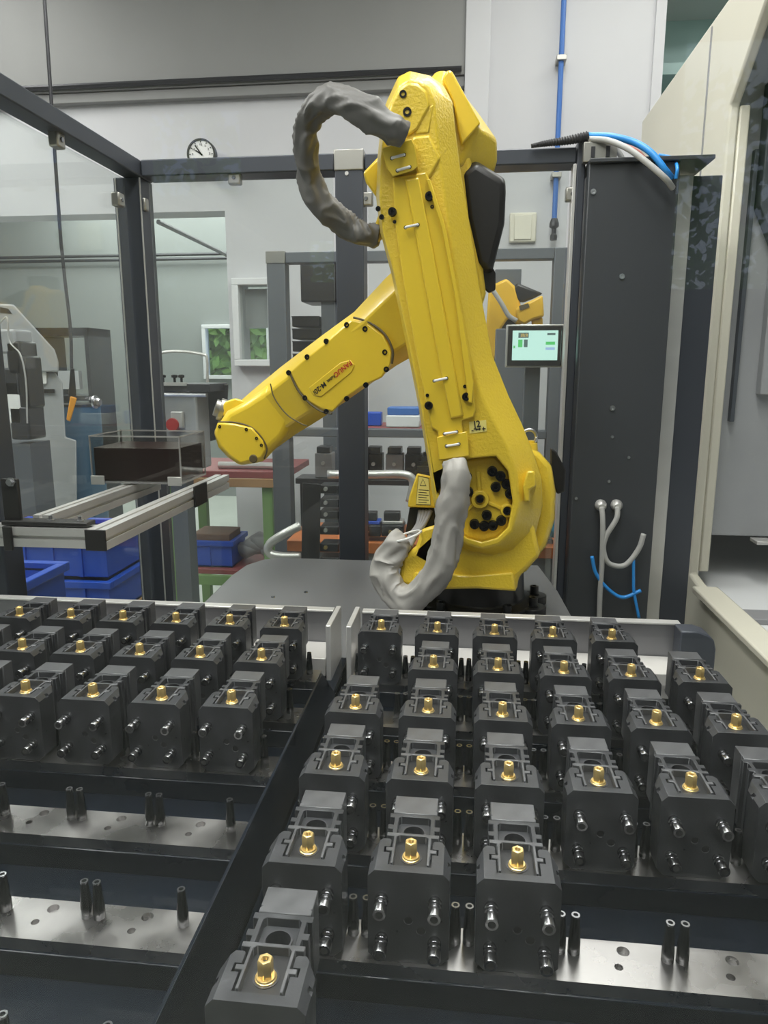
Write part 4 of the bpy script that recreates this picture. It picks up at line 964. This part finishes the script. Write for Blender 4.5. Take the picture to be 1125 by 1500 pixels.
# middle shelf with vises seen right of the post
t = thing('vise_shelf', 'dark shelf with rows of small vises between post and robot', 'shelf', (at(575, 690, 3.7).x, 3.75, at(575, 705, 3.7).z))
xa, xb = at(532, 690, 3.75).x, at(625, 690, 3.75).x; zz = at(575, 700, 3.75).z
mesh('board', box(xa-.35, xb+.5, 3.68, 3.84, zz-.03, zz), 'dark_steel', t, bevel=.003)
mesh('leg', box(xb+.4, xb+.44, 3.7, 3.74, 0, zz-.03), 'dark_steel', t); mesh('leg', box(xa-.33, xa-.29, 3.7, 3.74, 0, zz-.03), 'dark_steel', t)
for i, (x, tone) in enumerate(((475, 'mid_grey'), (548, 'black_plastic'), (578, 'mid_grey'), (606, 'black_plastic'))):
    p = at(x, 695, 3.72); t3 = thing('stored_vise', ['grey', 'black', 'grey', 'black'][i]+' vise on the dark shelf, '+ORD[i]+' from the left', 'vise', (p.x, 3.75, zz), 'vises on the dark shelf')
    mesh('body', box(p.x-.045, p.x+.045, 3.70, 3.80, zz+.001, zz+.13), tone, t3, bevel=.004)
    mesh('top_jaw', box(p.x-.035, p.x+.035, 3.70, 3.80, zz+.132, zz+.165), 'dark_steel', t3, bevel=.004)
    mesh('spindle', lathe(B(), (p.x, 3.70, zz+.08), (0, -1, 0), [(0, .01), (.02, .01)], 8), 'alu', t3)
t = thing('terraced_rack', 'black stepped rack right of the stored vises', 'rack', at(615, 690, 3.62))
for k in range(6):
    p = at(624+3*k, 690-7*k, 3.62+.03*k); mesh('step', box(p.x-.055, p.x+.055, 3.60+.03*k, 3.63+.03*k, p.z-.03, p.z), 'dark_steel' if k % 2 else 'black_plastic', t)
# upper shelf item: blue-white case on brown board
zz = zm1+.002
t = thing('storage_case', 'pale case with blue lid on the middle rail behind the robot', 'case', at(592, 628, 3.7))
p = at(592, 620, 3.72); mesh('case_body', box(p.x-.085, p.x+.085, 3.64, 3.78, zz, zz+.06), 'window_white', t, bevel=.006); mesh('lid', box(p.x-.08, p.x+.08, 3.65, 3.77, zz+.06, zz+.10), 'blue_pipe', t, bevel=.006)
t = thing('shelf_board', 'brown board behind the middle rail of the second cell', 'board', at(560, 628, 3.8))
mesh('board', box(at(532,620,3.8).x, at(640,620,3.8).x, 3.64, 4.0, zz-.03, zz-.001), 'red_top', t, bevel=.003)
p = at(545, 610, 3.75); tag(mesh('blue_bin', (lambda b: (abox(b, p.x-.05, p.x+.05, 3.72, 3.8, zz, zz+.07), b)[-1])(B()), 'blue_crate', bevel=.005), 'small blue bin beside the pale case', 'bin')

# ---- left hall area
def crate(name, x0, x1, y0, y1, z0, z1, label, cat='crate', m='blue_crate', grp='blue plastic crates'):
    t = thing(name, label, cat, ((x0+x1)/2, (y0+y1)/2, z0), grp); k = .015
    b = B(); abox(b, x0+k, x1-k, y0+k, y0+2*k, z0, z1-.02); abox(b, x0+k, x1-k, y1-2*k, y1-k, z0, z1-.02); abox(b, x0+k, x0+2*k, y0+2*k, y1-2*k, z0, z1-.02); abox(b, x1-2*k, x1-k, y0+2*k, y1-2*k, z0, z1-.02); abox(b, x0+k, x1-k, y0+k, y1-k, z0, z0+.01)
    mesh('walls', b, m, t)
    b = B()
    for a_ in ((x0, x1, y0, y0+2*k), (x0, x1, y1-2*k, y1), (x0, x0+2*k, y0+2*k, y1-2*k), (x1-2*k, x1, y0+2*k, y1-2*k)): abox(b, *a_, z1-.03, z1)
    mesh('rim', b, m, t, bevel=.003)
    b = B(); n = max(2, int((x1-x0)/.12))
    for i in range(1, n): xx = x0+(x1-x0)*i/n; abox(b, xx-.006, xx+.006, y0+.004, y0+k, z0+.01, z1-.03)
    mesh('ribs', b, m, t); return t
ZW = H-.86
q0, q1 = at(32, 800, 2.75), at(162, 795, 2.75)
t = thing('crate_stand', 'low cardboard-topped stand under the blue crates outside the left fence', 'stand', (-1.9, 2.9, 0))
zc_ = at(100, 885, 2.75).z
mesh('board', box(-2.25, at(165, 860, 2.75).x, 2.7, 3.25, zc_-.30, zc_-.05), 'wood', t, bevel=.003)
mesh('leg', box(-2.2, -2.15, 2.75, 2.8, 0, zc_-.30), 'green_paint', t); mesh('leg', box(-1.5, -1.45, 2.75, 2.8, 0, zc_-.30), 'green_paint', t); mesh('leg', box(-2.2, -2.15, 3.15, 3.2, 0, zc_-.30), 'green_paint', t); mesh('leg', box(-1.5, -1.45, 3.15, 3.2, 0, zc_-.30), 'green_paint', t)
zc_ -= .05
hC = (at(100, 790, 2.75).z-zc_)
crate('plastic_crate', -2.05, q1.x, 2.72, 3.2, zc_+.001, zc_+hC*.48, 'lower blue crate of the stack behind the left fence')
crate('plastic_crate', -2.08, q1.x-.01, 2.74, 3.18, zc_+hC*.49, zc_+hC, 'upper blue crate of the stack behind the left fence')
p = atx(45, 870, -1.35)
crate('plastic_crate', -1.62, at(66, 850, 2.1).x, 1.95, 2.25, at(30, 890, 2.0).z-.12, at(30, 853, 2.0).z, 'bright blue open bin low at the left edge')
tag(mesh('bin_stand', box(-1.62, -1.36, 1.95, 2.25, 0, at(30, 890, 2.0).z-.121), 'mid_grey', bevel=.004), 'grey stand under the bright blue bin', 'stand')
# green-legged table with red top
YG = 4.0
g0, g1_ = at(235, 700, YG), at(395, 700, YG); zt3 = at(330, 690, YG).z
t = thing('work_table', 'table with dark red top and green steel legs behind the rear fence', 'table', ((g0.x+g1_.x)/2, YG+.3, 0))
mesh('table_top', box(g0.x-.0, g1_.x+.1, YG, YG+.6, zt3-.04, zt3), 'red_top', t, bevel=.004)
for x, y in ((g0.x+.05, YG+.03), (g1_.x-.02, YG+.03), (g0.x+.05, YG+.53), (g1_.x-.02, YG+.53)): mesh('leg', box(x-.03, x+.03, y-.025, y+.025, 0, zt3-.04), 'green_paint', t, bevel=.003)
z5 = at(300, 835, YG).z
mesh('lower_shelf', box(g0.x+.09, g1_.x+.05, YG+.02, YG+.5, z5-.03, z5), 'red_top', t, bevel=.003); mesh('shelf_rail', box(g0.x+.02, g1_.x+.05, YG-.01, YG+.02, z5-.09, z5-.03), 'green_paint', t, bevel=.003)
mesh('brace', box(g0.x+.0, g1_.x+.1, YG-.02, YG, zt3-.09, zt3-.04), 'wood', t, bevel=.003)
x_, x__ = at(266, 815, YG).x, at(338, 815, YG).x
crate('plastic_crate', x_, x__, YG+.05, YG+.35, z5+.001, at(300, 796, YG).z, 'small blue crate on the lower shelf of the red-topped table')
bm = B(); 
for k in range(5):
    p = at(366+k*10, 803-(k % 3)*5, YG+.22); 
    v0 = bmesh.ops.create_icosphere(bm, subdivisions=2, radius=.07, matrix=Matrix.Translation(p)@Matrix.Diagonal((1.3, 1, .8, 1)))
for v in bm.verts: v.co += Vector((math.sin(v.co.z*50)*.012, 0, math.sin(v.co.x*43)*.015))
tag(mesh('plastic_sack', bm, 'mid_grey', smooth=True), 'crumpled grey plastic sack beside the small blue crate', 'bag')
p = at(310, 790, YG+.2); tag(mesh('brown_carton', box(x_+.035, x__-.035, YG+.09, YG+.31, z5+.02, p.z+.06), 'brown_box', bevel=.004), 'brown carton sticking out of the small blue crate', 'box')
# black bench device with silver rods and knobs
YD = 3.3
d0, d1 = at(211, 570, YD), at(335, 570, YD)
t = thing('assembly_device', 'black bench device with silver rods and four round knobs on top', 'device', ((d0.x+d1.x)/2, YD+.2, 0))
zt4 = d0.z
mesh('top_slab', box(d0.x, d1.x-.09, YD, YD+.25, at(250,574,YD).z, at(250,562,YD).z), 'dark_steel', t, bevel=.004)
mesh('silver_edge', box(d0.x-.01, d1.x-.20, YD-.008, YD, at(250,565,YD).z, at(250,560,YD).z), 'alu', t)
mesh('guide_rod', tube(B(), [at(240, 578, YD-.03), at(302, 579, YD-.03)], .009, 8, 1, spline=False), 'sock', t)
mesh('guide_rod', tube(B(), [at(211, 577, YD-.02), at(258, 578, YD-.02)], .008, 8, 1, spline=False), 'sock', t)
mesh('back_plate', loft(B(), [poly([(268,563),(335,563),(330,640),(262,660)], YD+.2), poly([(268,563),(335,563),(330,640),(262,660)], YD+.24)]), 'black_plastic', t, bevel=.004)
mesh('body', box(d0.x+.02, at(285,600,YD).x, YD+.03, YD+.2, at(250,690,YD).z, at(250,575,YD).z), 'machine_grey', t, bevel=.01)
for x in (228, 239, 256, 266):
    p = at(x, 560, YD+.05); mesh('knob', lathe(B(), p, (0, 0, 1), [(0, .006), (.02, .006), (.022, .014), (.032, .016), (.036, .01)], 12), 'black_bolt', t)
for x in (232, 260):
    p = at(x, 612, YD); mesh('spring_block', box(p.x-.035, p.x+.025, YD, YD+.028, p.z-.05, p.z+.03), 'alu', t, bevel=.006)
p = at(253, 622, YD); mesh('red_insert', lathe(B(), p+Vector((0, .02, 0)), (0, -1, 0), [(0, .035), (.03, .03)], 16), 'red_plastic', t)
mesh('pillar', box(d0.x+.06, d0.x+.14, YD+.1, YD+.2, 0, at(250,690,YD).z), 'slate_far', t)
mesh('tube_loop', tube(B(), [at(233, 560, YD+.12), at(233, 525, YD+.12), at(240, 516, YD+.12), at(268, 515, YD+.12), at(296, 519, YD+.12), at(303, 525, YD+.12), at(304, 560, YD+.12)], .007, 8, 4), 'alu', t)
# plastic tube on the table
tag(mesh('steel_tube', tube(B(), [(g0.x+.32, YG+.1, zt3+.021), (g1_.x+.05, YG+.1, zt3+.021)], .02, 10, 1, spline=False), 'alu'), 'pale tube lying on the red table top below the robot wrist', 'tube')

# big grey machine outside the left fence with pendant
YM = 4.3
def lp(x, y): return at(x, y, YM)
t = thing('grey_lathe', 'large grey machine with sloped hood seen through the left pane', 'machine', lp(40, 700))
hood = [(-260,430),(20,446),(80,512),(86,530),(86,545),(-260,545)]
mesh('hood', loft(B(), [poly(hood, YM), poly(hood, YM+.9)]), 'machine_grey', t, bevel=.01)
body = [(-260,545),(80,545),(92,560),(96,640),(112,645),(115,1010),(-260,1010)]
mesh('body', loft(B(), [poly(body, YM+.05), poly(body, YM+.9)]), 'machine_grey', t, bevel=.01)
mesh('window_frame', loft(B(), [poly([(45,570),(80,570),(80,576),(45,576)], YM+.03), poly([(45,570),(80,570),(80,576),(45,576)], YM+.06)]), 'black_plastic', t)
mesh('paper', loft(B(), [poly([(57,542),(68,542),(68,562),(57,562)], YM+.03), poly([(57,542),(68,542),(68,562),(57,562)], YM+.06)]), 'white', t)
mesh('hood_slots', loft(B(), [poly([(0,450),(12,452),(18,460),(0,458)], YM-.004), poly([(0,450),(12,452),(18,460),(0,458)], YM-.001)]), 'dark_steel', t)
# chuck parts near left edge
t = thing('pneumatic_unit', 'dark pneumatic unit with hoses beside the left picture edge', 'machine', at(15, 660, 3.4))
for x, y, w_, h_, m in ((8,500,16,18,'machine_grey'),(20,525,12,26,'black_plastic'),(10,560,20,22,'dark_steel'),(32,560,8,40,'black_plastic'),(16,590,16,34,'white'),(28,620,16,26,'dark_steel')):
    p = at(x, y, 3.4); a_ = w_/F*3.4; b2 = h_/F*3.4; mesh('module', box(p.x-a_, p.x+a_, 3.4, 3.55, p.z-b2, p.z+b2), m, t, bevel=.012)
mesh('air_line', tube(B(), [at(-5, 480, 3.35), at(10, 465, 3.35), at(14, 500, 3.35), at(30, 520, 3.35), at(38, 560, 3.35), at(40, 620, 3.35)], .004, 8), 'alu', t)
mesh('stand', box(at(0,650,3.4).x-.1, at(40,650,3.4).x, 3.42, 3.6, 0, at(10, 650, 3.4).z), 'slate_far', t)
# monitor shelf beyond
t = thing('dark_shelf_unit', 'dark shelf unit with blue drum below in the far left hall', 'shelf', (at(100, 700, 6).x, 6, 0))
mesh('upper_board', box(at(50,480,6).x, at(128,480,6).x, 6, 6.4, at(90,492,6).z, at(90,480,6).z), 'dark_steel', t); mesh('side', box(at(122,480,6).x, at(128,480,6).x, 6, 6.4, 0, at(90,480,6).z), 'dark_steel', t); mesh('side', box(at(50,480,6).x, at(56,480,6).x, 6, 6.4, 0, at(90,480,6).z), 'dark_steel', t)
mesh('monitor', box(at(86,560,6).x, at(116,560,6).x, 6.0, 6.05, at(90,570,6).z, at(90,543,6).z), 'window_white', t)
mesh('board', box(at(56,480,6).x, at(122,480,6).x, 6, 6.4, at(90,580,6).z-.04, at(90,580,6).z), 'dark_steel', t)
p = at(118, 640, 5.6); 
t = thing('blue_drum', 'blue upright drum standing in the far left hall', 'drum', (p.x, 5.6, 0))
mesh('drum_body', lathe(B(), (p.x, 5.6, 0), (0, 0, 1), [(0, .17), (.3, .17), (.31, .18), (.33, .18), (.34, .17), (p.z+.25, .17)], 28), 'drum_blue', t); mesh('drum_lid', lathe(B(), (p.x, 5.6, p.z+.25), (0, 0, 1), [(0, .18), (.02, .18), (.02, .15)], 28), 'dark_steel', t)
# hanging pendant with orange grip
pc_ = at(105, 590, 2.9)
t = thing('hanging_pendant', 'orange and black hand control hanging from a long cable at left', 'pendant', pc_)
mesh('cable', tube(B(), [(at(70,-60,2.9).x, 2.9, 4.44), at(82, 250, 2.9), at(92, 380, 2.9), at(103, 480, 2.9), at(105, 540, 2.9)], .007, 8), 'dark_steel', t, smooth=True)
mesh('cable_joint', loft(B(), [poly([(103,540),(109,540),(112,580),(100,580)], 2.89), poly([(103,540),(109,540),(112,580),(100,580)], 2.92)]), 'black_plastic', t, bevel=.003)
gp = [(103,580),(113,583),(103,618),(97,615)]
mesh('grip', loft(B(), [poly(gp, 2.885), poly(gp, 2.92)]), 'orange', t, bevel=.005)
p = atx(138, 589, -1.1335); mesh('knob', lathe(B(), p, (1, 0, 0), [(0, .02), (.006, .02), (.006, .012), (.015, .014), (.02, .010)], 18), 'sock', PANE_L)
# dark hanging tube in front of the left lintel
p = at(74, 0, 4.3)
# diagonal stay behind rear pane
tag(mesh('ceiling_stay', tube(B(), [at(232, 325, 6.0), at(335, 375, 7.5)], .02, 8, 1, spline=False), 'mid_grey'), 'thin diagonal rod under the hall ceiling beyond the opening', 'rod')

# prototype clean-up: every empty label is set above
